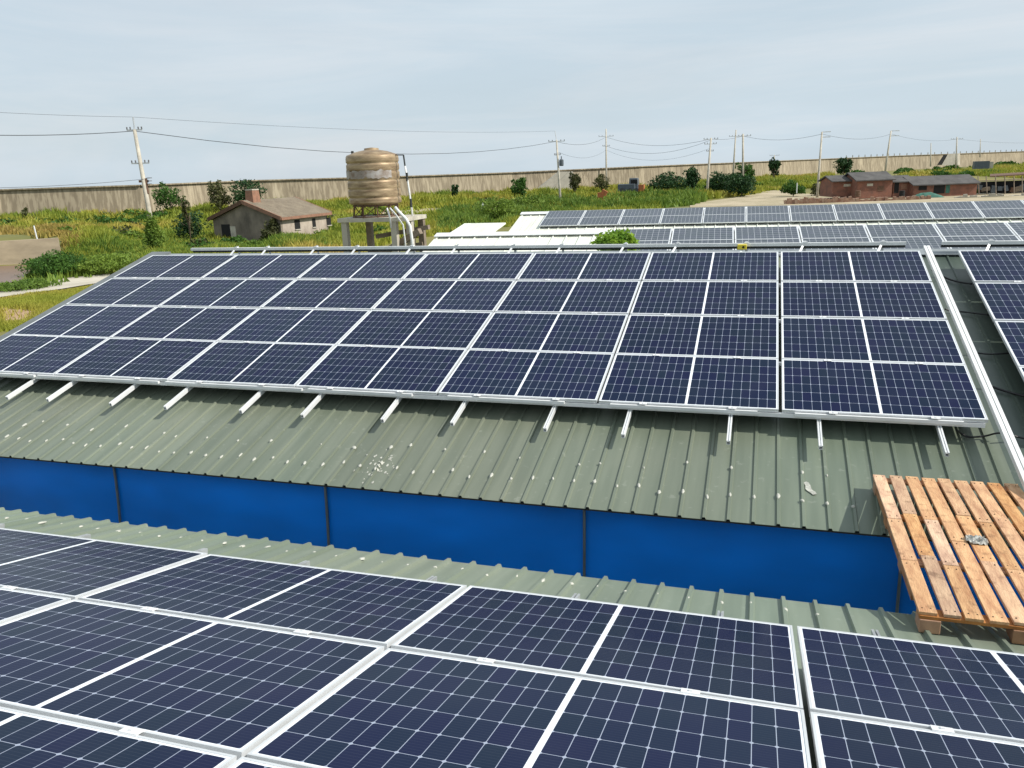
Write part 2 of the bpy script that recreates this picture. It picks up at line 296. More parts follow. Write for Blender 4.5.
def np_mesh(name, V, F, m, parent=None, smooth=False):
    """V (n,3) float, F (m,k) int"""
    me = bpy.data.meshes.new(name); k = F.shape[1]
    me.vertices.add(len(V)); me.vertices.foreach_set('co', V.astype(np.float32).ravel())
    me.loops.add(F.size); me.loops.foreach_set('vertex_index', F.astype(np.int32).ravel())
    me.polygons.add(len(F)); me.polygons.foreach_set('loop_start', np.arange(0, F.size, k, dtype=np.int32))
    me.update(calc_edges=True); me.validate()
    me.materials.append(MT[m]); o = bpy.data.objects.new(name, me); COL.objects.link(o)
    if smooth: me.polygons.foreach_set('use_smooth', [True] * len(F))
    if parent:
        o.parent = parent
        if parent.get('_w'): o.location = -parent.location
    return o

# ------------------------------------------------------------------ roof frames
TA, TB = 0.2594, -0.2428
PA = Vector((1.9992, 11.8847, -1.2181))       # top right corner of the big middle array, on the glass plane
PB = Vector((2.0108, 3.8818, -2.3042))        # same origin for the near array (its u = 0)
def onA(X, Y, h=0.0):                         # point above (+) / below (-) the middle array plane
    return Vector((X, Y, PA.z + (Y - PA.y) * math.tan(TA) + h / math.cos(TA)))
def onB(X, Y, h=0.0):
    return Vector((X, Y, PB.z + (Y - PB.y) * math.tan(TB) + h / math.cos(TB)))
GZ = -6.0
HROOF = -0.235

# ------------------------------------------------------------------ profiled roof sheets
def profile_sheet(x0, x1, pitch, phase, ya, yb, zf, rib=0.018, segs=1, t=0.003):
    xs = []; x = x0
    k = math.floor((x0 - phase) / pitch)
    pts = [(x0, 0.0)]
    while True:
        c = phase + k * pitch; k += 1
        if c - 0.035 > x1: break
        for dx, dz in ((-0.019, 0), (-0.011, rib), (0.011, rib), (0.019, 0)):
            X = c + dx
            if x0 < X < x1: pts.append((X, dz))
    pts.append((x1, 0.0)); mb = MB(); n = len(pts)
    ys = [ya + (yb - ya) * i / segs for i in range(segs + 1)]
    top = [(X, y, zf(y) + dz) for y in ys for X, dz in pts]; bot = [(X, y, zf(y) + dz - t) for y in ys for X, dz in pts]
    fs = []
    for j in range(segs):
        for i in range(n - 1):
            a = j * n + i; fs.append((a, a + 1, a + n + 1, a + n)); o = (segs + 1) * n; fs.append((o + a, o + a + n, o + a + n + 1, o + a + 1))
    o = (segs + 1) * n
    for i in range(n - 1): fs.append((i, o + i, o + i + 1, i + 1)); a = segs * n + i; fs.append((a, a + 1, o + a + 1, o + a))
    mb.add(top + bot, fs); return mb

PITCH = 0.2005
phA = hitx = None
def planeA(x, y, h):
    d = ray(x, y); n = Vector((0, -math.sin(TA), math.cos(TA))); P0 = PA + n * h; return d * (P0.dot(n) / d.dot(n))
def planeB(x, y, h):
    d = ray(x, y); n = Vector((0, -math.sin(TB), math.cos(TB))); P0 = PB + n * h; return d * (P0.dot(n) / d.dot(n))
phA = planeA(588, 507, HROOF).x; phB = planeB(609, 575, HROOF).x
EAVE_A, RIDGE_A, EAVE_B = 6.42, 12.50, 5.11
XL, XR = -10.95, 9.0

main = thing('metal_shed', 'long shed with green grey ribbed roof and blue side wall under the middle panel field', 'building', (-1, 9, GZ))
zA = lambda y: onA(0, y, HROOF).z
r = profile_sheet(XL, 2.12, PITCH, phA, EAVE_A, RIDGE_A, zA, segs=6).obj('roof', 'sheet', main)
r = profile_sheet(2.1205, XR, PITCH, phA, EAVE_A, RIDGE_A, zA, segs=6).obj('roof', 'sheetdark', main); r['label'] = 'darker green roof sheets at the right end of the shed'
zr = zA(RIDGE_A)
profile_sheet(XL, XR, PITCH, phA, RIDGE_A, RIDGE_A + 6.0, lambda y: zr - (y - RIDGE_A) * math.tan(TA)).obj('roof', 'sheet', main)
MB().prism([(XL, RIDGE_A - 0.22, zr - 0.055 + 0.035), (XL, RIDGE_A, zr + 0.035), (XL, RIDGE_A + 0.22, zr - 0.055 + 0.035), (XL, RIDGE_A + 0.22, zr - 0.06 + 0.03), (XL, RIDGE_A, zr + 0.03), (XL, RIDGE_A - 0.22, zr - 0.06 + 0.03)], (XR - XL, 0, 0)).obj('ridge_cap', 'trimgrey', main)
# gable trim on the left, running up the slope
a, b = onA(XL - 0.02, EAVE_A - 0.02, HROOF + 0.05), onA(XL - 0.02, RIDGE_A, HROOF + 0.05)
MB().bar(a + Vector((0.20, 0, 0.0)), b + Vector((0.20, 0, 0.0)), 0.42, 0.045).obj('verge_trim', 'vergegrey', main)
# walls
WY = 6.66; zt = zA(WY) - 0.03
joints = [-9.42, -6.79, -4.14, -1.46, 1.20, 3.86, 6.52, XR - 0.2]
xprev = XL + 0.15
for i, xj in enumerate(joints):
    # slightly bellied sheet panel
    mb = MB(); nx, nz = 14, 20; vs = []; fs = []
    for iz in range(nz + 1):
        for ix in range(nx + 1):
            u, v = ix / nx, iz / nz; X = xprev + (xj - xprev) * u; Z = zt - 2.9 * v
            yy = WY - 0.06 * min(1, v / .33) ** 2 - 0.03 * math.sin(math.pi * u) * math.sin(math.pi * min(1, v * 3.5)) - 0.012 * noise.noise(Vector((X * 1.3, Z * 1.5, i)))
            vs.append((X, yy, Z))
    for iz in range(nz):
        for ix in range(nx): q = iz * (nx + 1) + ix; fs.append((q, q + 1, q + nx + 2, q + nx + 1))
    mb.add(vs, fs); o = mb.obj('wall_panel', 'blue', main, smooth=True)
    if i < len(joints) - 1:
        MB().tube([(xj, WY - 0.022 - 0.06 * min(1, k * .1 / .33) ** 2 + 0.004 * math.sin(k * 1.1 + i), zt + 0.0 - k * 0.29) for k in range(11)], 0.014, 6).obj('cover_strip', 'bluestrip', main, smooth=True)
    xprev = xj
MB().box(((XL + XR) / 2, EAVE_A + 0.045, zA(EAVE_A) - 0.016), (XR - XL - 0.1, 0.05, 0.018)).obj('eave_beam', 'dark', main)
MB().box(((XL + XR) / 2, WY + 0.06, GZ + 1.45), (XR - XL - 0.3, 0.08, 2.9 - 0.0)).obj('inner_wall', 'conc2', main)
MB().prism([(XL + 0.1, WY, GZ), (XL + 0.1, WY, zt), (XL + 0.1, RIDGE_A, zr - 0.05), (XL + 0.1, 18.2, zr - 5.78 * math.tan(TA) - 0.08), (XL + 0.1, 18.2, GZ)], (0.1, 0, 0)).obj('gable_wall', 'trimgrey', main)
MB().box(((XL + XR) / 2, 18.2, (GZ + -2.98) / 2), (XR - XL - 0.4, 0.1, 3.0)).obj('rear_wall', 'trimgrey', main)
# sealant dabs over the roof screws
def dab_mesh(k):
    mb = MB(); n = 9; rr = [0.009 + 0.006 * random.random() for _ in range(n)]
    vs = [(0, 0, 0.010)] + [(rr[i] * 1.0 * math.cos(6.283 * i / n), rr[i] * 1.5 * math.sin(6.283 * i / n), 0.005) for i in range(n)] + [(rr[i] * 1.15 * math.cos(6.283 * i / n), rr[i] * 1.7 * math.sin(6.283 * i / n), -0.003) for i in range(n)]
    fs = [(0, 1 + i, 1 + (i + 1) % n) for i in range(n)] + [(1 + i, 1 + n + i, 1 + n + (i + 1) % n, 1 + (i + 1) % n) for i in range(n)]
    me = mb.add(vs, fs).mesh('sealant_dab'); me.materials.append(MT['sealant'])
    for p in me.polygons: p.use_smooth = True
    return me
dabs = [dab_mesh(k) for k in range(5)]
def dab(parent, P, sc=1.0, tilt=TA):
    o = bpy.data.objects.new('sealant_dab', random.choice(dabs)); COL.objects.link(o); o.parent = parent; o.location = P - parent.location
    o.rotation_euler = (tilt, 0, 0); o.scale = (sc * random.uniform(.7, 1.15), sc * random.uniform(.7, 1.5), 1); return o
cnt = 0
for k in range(-48, 12):
    X = phA + k * PITCH
    if -9.6 < X < 1.75:
        if cnt < 100: dab(main, onA(X + random.uniform(-.012, .012), EAVE_A + 0.32 + random.uniform(-.05, .05), HROOF + 0.020), 1.15); cnt += 1
for k in range(-48, 12, 2):
    X = phA + (k + random.choice((0, 0, 1))) * PITCH
    if -9.2 < X < 1.75 and cnt < 98: dab(main, onA(X + random.uniform(-.012, .012), EAVE_A + 0.62 + random.uniform(-.07, .09) + (X + 9) * 0.006, HROOF + 0.020), random.choice((.8, 1, 1.2, 1.7))); cnt += 1

# ------------------------------------------------------------------ near shed (the roof the photographer stands over)
near = thing('near_shed', 'lower shed roof of green grey ribbed sheet under the nearest panels', 'building', (-1, 0, GZ))
zB = lambda y: onB(0, y, HROOF).z
profile_sheet(-12.5, 6.5, PITCH, phB, EAVE_B, -1.5, zB, rib=0.026, segs=6).obj('roof', 'sheet2', near)
MB().box((-3, EAVE_B - 0.35, (GZ - 2.92) / 2), (18.6, 0.1, 3.0)).obj('wall', 'trimgrey', near)
MB().box((-12.3, 1.6, (GZ - 2.9) / 2), (0.1, 6.0, 3.05)).obj('side_wall', 'trimgrey', near)
MB().box((6.3, 1.6, (GZ - 2.9) / 2), (0.1, 6.0, 3.05)).obj('side_wall', 'trimgrey', near)
for k in range(-33, 8):
    X = phB + k * PITCH
    dab(near, onB(X + random.uniform(-.012, .012), EAVE_B - 0.27 + random.uniform(-.05, .04), HROOF + 0.020), random.choice((.8, 1, 1.1, 1.5)), TB)

# ------------------------------------------------------------------ solar panels
def frame_mesh(W, H, lip=0.011, depth=0.035):
    mb = MB()
    for sx in (-1, 1): mb.box((sx * (W / 2 - lip / 2), 0, -depth / 2 + 0.0015), (lip, H, depth))
    for sy in (-1, 1): mb.box((0, sy * (H / 2 - lip / 2), -depth / 2 + 0.0015), (W - 2 * lip - 0.0005, lip, depth))
    me = mb.mesh('frame'); me.materials.append(MT['alufr']); return me
def sheet_mesh(W, H, m):
    mb = MB().box((0, 0, -0.004), (W - 0.0225, H - 0.0225, 0.006)); me = mb.mesh('cell_sheet'); me.materials.append(MT[m]); return me
def clamp_mesh():
    mb = MB(); mb.box((0, 0, 0.004), (0.075, 0.040, 0.005)); mb.box((0, 0, 0.009), (0.014, 0.014, 0.006)); me = mb.mesh('clamp'); me.materials.append(MT['alu']); return me
FN, SN, CN = frame_mesh(1.755, 1.040), sheet_mesh(1.755, 1.040, 'cellnew'), clamp_mesh()
FO, SO = frame_mesh(1.655, 0.985, 0.02), sheet_mesh(1.655, 0.985, 'cellold')
def panel(center, tilt, az, label, group, old=False, clamps=()):
    t = bpy.data.objects.new('solar_panel', None); COL.objects.link(t); t.empty_display_size = 0.1
    t.rotation_mode = 'ZXY' if False else 'XYZ'
    jit = R_(0.10)
    t.rotation_euler = (Matrix.Rotation(az, 3, 'Z') @ Matrix.Rotation(tilt + random.gauss(0, jit), 3, 'X') @ Matrix.Rotation(random.gauss(0, jit), 3, 'Y')).to_euler()
    t.location = center; tag(t, label, 'solar panel', group)
    for nm, me in (('frame', FO if old else FN), ('cell_sheet', SO if old else SN)):
        o = bpy.data.objects.new(nm, me); COL.objects.link(o); o.parent = t
    for cx, cy in clamps:
        o = bpy.data.objects.new('clamp', CN); COL.objects.link(o); o.parent = t; o.location = (cx, cy, 0)
    return t
ORD = ['first', 'second', 'third', 'fourth', 'fifth', 'sixth', 'seventh', 'eighth', 'ninth', 'tenth', 'eleventh', 'twelfth']
def array(n_cols, n_rows, xr, origin_on, P, tilt, pitchv, fieldname, group, count_from, xdir=-1, sel=None, gap0=0.0, rows_from='top'):
    for c in range(n_cols):
        for r_ in range(n_rows):
            if sel and not sel(c, r_): continue
            X = xr + xdir * (c + 0.5) * 1.775
            s = (r_ + 0.5) * pitchv
            Y = P.y - s * math.cos(tilt) - ((0.010, 0.022, 0.026, 0.008)[r_] if n_rows == 4 else 0)
            if xdir < 0 and c == 0: X += gap0
            ctr = origin_on(X, Y, 0)
            rowname = ORD[r_] if n_rows > 1 else 'only'
            if r_ == n_rows - 1 and rows_from == 'top': rowname = 'bottom'
            if r_ == 0: rowname = 'top'
            lab = f'{rowname} row panel of {fieldname}, {ORD[c]} from its {count_from}'
            panel(ctr, tilt, 0, lab, group, clamps=[(-0.42, -pitchv / 2), (0.45, -pitchv / 2)] if True else ())
array(7, 4, 1.9969, onA, PA, TA, 1.0660, 'the large middle field', 'solar panels of the large middle field', 'right', gap0=0.012)
x2 = planeA(957, 250, 0).x
array(3, 4, x2, onA, PA, TA, 1.0660, 'the field at the right picture edge', 'solar panels of the field cut by the right picture edge', 'left', xdir=1, sel=lambda c, r_: c < 3 and not (c > 0 and r_ > 2) and not (c > 1 and r_ > 1))
array(4, 3, PB.x - 1.775, onB, PB, TB, 1.0657, 'the nearest field', 'solar panels of the nearest field', 'right', rows_from='x')
array(2, 3, 0.240, onB, PB, TB, 1.0657, 'the nearest field beside the pallet', 'solar panels beside the pallet', 'left', xdir=1, rows_from='x')

# rails under the middle field
def rail(a, b, w_=0.035, h=0.045, slot=True):
    mb = MB(); a, b = Vector(a), Vector(b); d = (b - a).normalized(); x = d.cross(Vector((0, 0, 1))).normalized(); z = x.cross(d)
    # C-section with a slot on top, open at the end
    t = 0.005
    for off, sz in (((-w_ / 2 + t / 2, 0), (t, h)), ((w_ / 2 - t / 2, 0), (t, h)), ((0, -h / 2 + t / 2), (w_ - 2 * t, t)), ((-w_ / 4 + 0.0005, h / 2 - t / 2), (w_ / 2 - t - 0.005, t)), ((w_ / 4 - 0.0005, h / 2 - t / 2), (w_ / 2 - t - 0.005, t)), ((0, h / 2 - 0.012), (w_ - 2 * t - .001, .003))):
        c = (a + b) / 2 + x * off[0] + z * off[1]; mb.box(c, (sz[0], (b - a).length, sz[1]), Matrix((x, d, z)).transposed())
    return mb
RX = [-9.9, -8.99, -8.35, -7.38, -6.59, -5.57, -4.77, -3.8, -3.01, -2.01, -1.22, -0.23, 0.58, 1.61]
NUM = {1: 'leftmost in view', 13: 'rightmost in view'}
LM = ['', 'leftmost', 'second from the left', 'third from the left', 'fourth from the left', 'fifth from the left', 'sixth from the left', 'seventh from the left', 'sixth from the right', 'fifth from the right', 'fourth from the right', 'third from the right', 'second from the right', 'rightmost']
for i, X in enumerate(RX):
    lab = 'white rail end jutting from under the middle field, ' + LM[i] if i else 'rail under the far left of the middle field, its lower end out of view'
    hz = -0.0335 - 0.040 - 0.0235
    t = thing('support_rail', lab, 'mounting rail', onA(X, 7.2, -0.07), 'rails under the middle field')
    rail(onA(X, 7.34 + random.uniform(-.015, .015), hz), onA(X, 12.08, hz)).obj('rail_beam', 'alu', t)
    for yy in (8.1, 9.1, 10.3, 11.6):
        MB().bar(onA(X + 0.035, yy, hz - 0.02), onA(X + 0.035, yy + 0.05, hz - 0.02), 0.01, 0.10).bar(onA(X + 0.035, yy, HROOF + 0.03), onA(X + 0.035, yy + 0.06, HROOF + 0.03), 0.07, 0.012).box(onA(X + 0.035, yy + 0.025, (hz + HROOF) / 2), (0.03, 0.03, 0.12)).obj('foot', 'galv', t)
# cross rails under the row joints of the middle field
for j in range(5):
    s = j * 1.0660; Y = PA.y - s * math.cos(TA) - (0, 0.015, 0.024, 0.018, 0)[j]; h = -0.0335 - 0.021
    if j == 4:
        k = 0
        xs = sorted(RX + [1.99], reverse=False)
        segs = [(-10.3, -9.0), (-8.5, -6.2), (-6.9 + 0.75, -5.1), (-5.0, -3.35), (-3.28, -2.55), (-2.5, -1.6), (-1.45, -0.35 + 0.6), (0.32, 1.72)]
        segs = [(-10.3, -8.95), (-8.9, -7.0), (-6.9, -5.0), (-4.92, -3.62), (-3.2, -1.9), (-1.42, 0.02), (0.36, 1.8)]
        for q, (xa, xb) in enumerate(segs):
            MB().bar(onA(xa, Y - 0.016, -0.028), onA(xb, Y - 0.016, -0.028), 0.034, 0.03).obj('edge_rail', 'alu')
            tag(bpy.context.scene.objects[-1] if False else COL.objects[-1], 'flat aluminium edge strip clipped below the middle field, ' + ORD[q] + ' piece from the left', 'edge strip', 'edge strips along the lower side of the middle field')
    o = MB().bar(onA(-10.40, Y + (0.02 if j == 4 else 0), h - (0.004 if j == 4 else 0)), onA(1.98, Y + (0.02 if j == 4 else 0), h - (0.004 if j == 4 else 0)), 0.044, 0.038).obj('cross_rail', 'alu')
    tag(o, ['aluminium cross rail under the top edge of the middle field', 'aluminium cross rail between the top and second row of the middle field', 'aluminium cross rail between the second and third row of the middle field', 'aluminium cross rail between the third and bottom row of the middle field', 'aluminium cross rail under the bottom edge of the middle field'][j], 'mounting rail', 'cross rails of the middle field')
for j in range(3):
    s = j * 1.0657; Y = PB.y - s * math.cos(TB); h = -0.0335 - 0.021
    for nm, xa, xb in (('the nearest field', -6.86, 0.225), ('the nearest field beside the pallet', 0.27, 3.8)):
        o = MB().bar(onB(xa, Y - (0.03 if j == 0 else 0), h), onB(xb, Y - (0.03 if j == 0 else 0), h), 0.044, 0.038).obj('cross_rail', 'alu')
        tag(o, 'aluminium cross rail under the ' + ['far edge', 'first row joint', 'second row joint'][j] + ' of ' + nm, 'mounting rail', 'cross rails of the nearest fields')
# near rails, ends stick out beyond the far edge
for i, (x, y) in enumerate([(18, 514), (98, 525), (209, 540), (313, 551), (440, 565), (582, 580), (722, 597), (873, 616)]):
    P = planeB(x, y, -0.075); X = P.x
    t = thing('support_rail', 'aluminium rail end showing past the far edge of the nearest field, ' + ORD[i] + ' from the left', 'mounting rail', onB(X, 4.2, -0.07), 'rails under the nearest fields')
    rail(onB(X, 4.36, -0.150), onB(X, 0.4, -0.150)).obj('rail_beam', 'galv', t)
    MB().box(onB(X + 0.035, 4.0, -0.18), (0.03, 0.05, 0.11)).obj('foot', 'galv', t)
# tray beside the right edge of the middle field
o = rail(onA(2.105, 6.1, -0.012), onA(2.105, 12.02, -0.012), 0.075, 0.05).obj('cable_tray', 'white')
tag(o, 'long white cable tray running down along the right side of the middle field', 'cable tray')
# ridge rails with brackets
def ridge(xa, xb, xs, lab, Y=12.33, z=None):
    z = -1.17
    t = thing('ridge_rail', lab, 'ridge rail', ((xa + xb) / 2, Y, z))
    MB().bar((xa, Y, z), (xb, Y, z), 0.06, 0.045).obj('rail_beam', 'white', t)
    MB().bar((xa, Y + 0.05, z - 0.042), (xb, Y + 0.05, z - 0.042), 0.04, 0.04).obj('shade_strip', 'dark', t)  # dark strip added in place of the shaded gap under the rail
    for X in xs:
        MB().bar((X, Y + 0.04, z + 0.045), (X, 12.40, zA(12.4) + 0.02), 0.035, 0.008, up=(0, 1, 0)).bar((X - 0.03, Y - .03, z - 0.02), (X - 0.13, Y - 0.20, zA(12.1) + 0.03), 0.03, 0.006, up=(0, 1, 0)).box((X, Y, z + 0.028), (0.06, 0.06, 0.012)).obj('bracket', 'alu', t)
    return t
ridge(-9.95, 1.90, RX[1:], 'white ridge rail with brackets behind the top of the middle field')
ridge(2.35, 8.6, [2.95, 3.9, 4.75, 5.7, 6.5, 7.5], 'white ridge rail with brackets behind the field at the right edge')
o = MB().box((atY(742, 247, 12.27)), (0.13, 0.06, 0.075)).obj('junction_box', 'yellow', bevel=0.008); tag(o, 'small yellow box clipped to the ridge rail', 'junction box')
P = atY(742, 247, 12.27); o = MB().tube([P + Vector((0.02, -0.035, 0.0)), P + Vector((0.02, -0.028, 0))], 0.018, 8).obj('knob', 'black'); o.parent = [q for q in COL.objects if q.name == 'junction_box'][0]

# black cables across the roof gap
def cable(pts, r, lab):
    P = [planeA(x, y, HROOF + h) for x, y, h in pts]
    # smooth
    Q = []
    for i in range(len(P) - 1):
        for k in range(5):
            t = k / 5; p0, p1, p2, p3 = P[max(i - 1, 0)], P[i], P[i + 1], P[min(i + 2, len(P) - 1)]
            Q.append(0.5 * ((2 * p1) + (p2 - p0) * t + (2 * p0 - 5 * p1 + 4 * p2 - p3) * t * t + (3 * p1 - p0 - 3 * p2 + p3) * t ** 3))
    Q.append(P[-1]); o = MB().tube(Q, r, 6).obj('cable', 'cable', smooth=True); tag(o, lab, 'cable', 'black cables on the green grey roof')
cable([(932, 270, .08), (942, 276, .03), (955, 281, .03), (972, 284, .05)], .012, 'black cable crossing the roof gap nearest its top end')
cable([(945, 309, .06), (952, 311, .03), (965, 312, .03), (990, 315, .05)], .010, 'thin black cable crossing the upper middle of the roof gap')
cable([(966, 350, .06), (978, 353, .03), (992, 354, .04), (1012, 353, .06)], .010, 'black cable crossing the lower middle of the roof gap')
cable([(984, 383, .06), (996, 388, .03), (1012, 393, .03), (1032, 398, .05)], .012, 'black cable crossing the roof gap at the right picture edge')
cable([(957, 430, .12), (962, 434, .05), (970, 437, .035), (985, 436, .035), (1000, 433, .1), (1018, 437, .05), (1030, 440, .04)], .009, 'thin black cable leaving the lower right corner of the middle field')

# bits lying on the roof
P = planeA(809, 489, HROOF + 0.006)
mb = MB(); n = 9; vs = []
for i in range(n):
    t = i / (n - 1) - 0.5; c = P + Vector((t * 0.07 + 0.01 * math.sin(i), -t * 0.16, -t * 0.16 * math.tan(TA)))
    ww = 0.018 * (1 - abs(t)) + 0.006
    vs += [c + Vector((-ww, 0, 0.004)), c + Vector((ww, 0.01, 0.012 + 0.004 * math.sin(i * 2))), c + Vector((ww, 0.01, 0.006)), c + Vector((-ww, 0, 0))]
fs = []
for i in range(n - 1):
    for k in range(4): fs.append((i * 4 + k, i * 4 + (k + 1) % 4, i * 4 + 4 + (k + 1) % 4, i * 4 + 4 + k))
o = mb.add(vs, fs).obj('plastic_scrap', 'sealant'); tag(o, 'torn white scrap lying on the ribbed roof left of the pallet', 'scrap')
# bird droppings: splashes on the lower roof
mb = MB()
for i in range(60):
    x = random.gauss(376, 11); y = random.gauss(468, 7) - (x - 376) * 0.3
    if i < 10: x, y = random.gauss(391, 2.2), random.gauss(458, 1.5)
    P = planeA(x, y, HROOF + 0.002); rr = random.choice((0.004, 0.006, 0.008, 0.013)); k0 = random.random() * 3
    vs = [P + Vector((rr * math.cos(k0 + a_) * random.uniform(.6, 1.2), rr * 1.6 * math.sin(k0 + a_) * random.uniform(.6, 1.2), 0)) for a_ in [j * 1.047 for j in range(6)]]
    vs = [Vector((v.x, v.y, zA(v.y) + 0.002 + 0.022 * (abs(((v.x - phA + PITCH / 2) % PITCH) - PITCH / 2) < 0.016))) for v in vs]
    mb.add(vs + [v + Vector((0, 0, 0.002)) for v in vs], [(0, 1, 2, 3, 4, 5), (6, 7, 8, 9, 10, 11)] + [(j, (j + 1) % 6, 6 + (j + 1) % 6, 6 + j) for j in range(6)])
o = mb.obj('bird_droppings', 'sealant'); tag(o, 'white splashes of bird droppings on the lower middle of the roof', 'droppings', kind='stuff')

# ------------------------------------------------------------------ pallet bridging the two roofs
DZ = -2.622
pal = thing('wooden_pallet', 'orange brown wooden pallet bridging the gap between the two roofs', 'pallet', (1.6, 5.8, DZ - 0.12))
y0, y1 = 4.735, 7.015
for i in range(9):
    xc = 0.985 + 0.048 + i * 0.1235; sk = 0.018 * 0
    # boards are laid in two or three lengths like the photo
    cuts = [y0 + random.uniform(-.012, .012), y0 + random.uniform(0.62, 0.80), y0 + random.uniform(1.36, 1.58), y1 + random.uniform(-.01, .01)] if i % 4 != 3 else [y0, y0 + random.uniform(0.9, 1.3), y1]
    for a_, b_ in zip(cuts[:-1], cuts[1:]):
        ww = random.uniform(0.092, 0.101); zc = DZ - 0.010 + random.uniform(-.002, .003); xx = xc + 0.0 + random.uniform(-.004, .004)
        mb = MB().box((xx, (a_ + b_) / 2, zc), (ww, b_ - a_ - 0.004, 0.020), Matrix.Rotation(random.gauss(0, .004), 3, 'Z'))
        bo = mb.obj('deck_board', 'wood', pal, bevel=0.002, loc=(xx, (a_ + b_) / 2, zc))
        for yy in (a_ + 0.05, b_ - 0.05):
            nb = MB()
            for dx in (-0.025, 0.022): nb.tube([(xx + dx, yy + random.uniform(-.01, .01), zc + 0.009), (xx + dx, yy, zc + 0.0112)], 0.0045, 6)
            o = nb.obj('nail_heads', 'knot'); o.parent = bo; o.location = -Vector((xx, (a_ + b_) / 2, zc))
for yy in (y0 + 0.05, y0 + 0.72, y0 + 1.46, y1 - 0.06):
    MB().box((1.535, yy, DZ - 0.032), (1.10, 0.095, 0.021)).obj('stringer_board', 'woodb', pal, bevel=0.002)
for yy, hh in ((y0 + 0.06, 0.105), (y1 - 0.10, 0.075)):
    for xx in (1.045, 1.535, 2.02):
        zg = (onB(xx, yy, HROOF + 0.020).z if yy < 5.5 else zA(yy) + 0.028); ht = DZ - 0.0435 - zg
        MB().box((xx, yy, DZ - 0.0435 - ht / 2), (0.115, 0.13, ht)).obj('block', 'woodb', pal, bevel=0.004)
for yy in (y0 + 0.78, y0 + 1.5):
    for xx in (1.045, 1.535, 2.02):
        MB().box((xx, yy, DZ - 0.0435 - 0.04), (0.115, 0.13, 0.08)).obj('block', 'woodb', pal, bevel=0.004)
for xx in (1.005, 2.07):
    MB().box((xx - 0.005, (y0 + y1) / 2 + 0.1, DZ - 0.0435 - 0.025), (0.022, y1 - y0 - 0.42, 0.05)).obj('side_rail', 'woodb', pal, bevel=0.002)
# crumpled clear wrapper on the pallet
P = atZ(976, 540, DZ + 0.012)
mb = MB(); nn = 12; vs = []
for i in range(nn + 1):
    for j in range(nn + 1):
        u, v = i / nn - 0.5, j / nn - 0.5; r2 = math.hypot(u, v) * 2
        vs.append(P + Vector((u * 0.15, v * 0.13, 0.03 * noise.noise(Vector((u * 9, v * 9, 3.1))) + 0.022 * noise.noise(Vector((u * 25, v * 22, 1))) + 0.018 * (1 - min(1, r2)))))
fs = [(i * (nn + 1) + j, (i + 1) * (nn + 1) + j, (i + 1) * (nn + 1) + j + 1, i * (nn + 1) + j + 1) for i in range(nn) for j in range(nn) if math.hypot(i / nn - .5, j / nn - .5) < 0.5]
o = mb.add(vs, fs).obj('plastic_wrapper', 'plastic'); o.modifiers.new('s', 'SOLIDIFY').thickness = 0.0015; tag(o, 'crumpled clear plastic wrapper lying on the pallet boards', 'wrapper')
# ================================================================== BACKGROUND
# ------------------------------------------------------------------ far sheds with white roofs and older panels
def far_shed(name, lab, Yr, zr_, az, x0, x1, drop, Yeave, fieldname, grp, xs0, k0, k1, rows):
    ca, sa = math.cos(az), math.sin(az)
    t = thing(name, lab, 'building', (0, Yr, GZ))
    def W(X, dy, z): return Vector((X * ca - dy * sa, Yr + X * sa + dy * ca, z))
    tl = R_(14.5)
    # roofs built flat along local x then rotated
    for sgn in (-1, 1):
        mb = profile_sheet(x0, x1, 0.4, 0.1, 0, sgn * Yeave, lambda y: zr_ - abs(y) * math.tan(tl), rib=0.04)
        mb.v = [tuple(W(v[0], v[1], v[2])) for v in mb.v]; mb.obj('roof', 'whitesheet', t)
    pts = [(-0.3, -0.045), (0, 0.035), (0.3, -0.045), (0.3, -0.065), (0, 0.0), (-0.3, -0.065)]
    MB().prism([W(x0, dy, zr_ + dz + 0.05) for dy, dz in pts], W(x1, 0, 0) - W(x0, 0, 0)).obj('ridge_cap', 'white', t)
    ze = zr_ - Yeave * math.tan(tl)
    for X in (x0 + 0.1, x1 - 0.1):
        MB().prism([W(X, -Yeave + .3, GZ), W(X, -Yeave + .3, ze), W(X, 0, zr_ - 0.08), W(X, Yeave - .3, ze), W(X, Yeave - .3, GZ)], W(0.12, 0, 0) - W(0, 0, 0)).obj('gable_wall', 'white', t)
    for dy in (-Yeave + .35, Yeave - .35):
        MB().bar(W(x0 + .2, dy, (GZ + ze) / 2), W(x1 - .2, dy, (GZ + ze) / 2), 0.12, ze - GZ - 0.1).obj('side_wall', 'white', t)
    return W, tl
W1, tl1 = far_shed('white_roofed_shed', 'long shed with white ribbed roof just behind the middle field', 23.6, -1.84, 0.05, -9.6, 12, 0, 4.6, '', '', 0, 0, 0, 0)
W2, tl2 = far_shed('white_roofed_shed', 'farther white roofed shed with a row of older panels, before the brick buildings', 35.4, -1.88, 0.03, -10.4, 20, 0, 5.4, '', '', 0, 0, 0, 0)
def far_array(P0, az, k0, k1, rows, tl, fieldname, grp, sel=None):
    ca, sa = math.cos(az), math.sin(az)
    for k in range(k0, k1):
        for r_ in range(rows):
            if sel and not sel(k, r_): continue
            lx = (k + 0.5) * 1.68; ly = -(r_ + 0.5) * 1.0 * math.cos(tl); z = P0[2] - (r_ + 0.5) * 1.0 * math.sin(tl)
            panel((P0[0] + lx * ca - ly * sa, P0[1] + lx * sa + ly * ca, z), tl, az, f'{["top", "second", "third"][r_]} row panel on {fieldname}, {ORD[k - k0]} from its left end', grp, old=True)
far_array((-2.46, 23.3, -1.735), 0.05, -1, 7, 3, tl1, 'the nearer white roof', 'older panels on the nearer white roof', sel=lambda k, r_: not (k == 6 and r_ == 2))
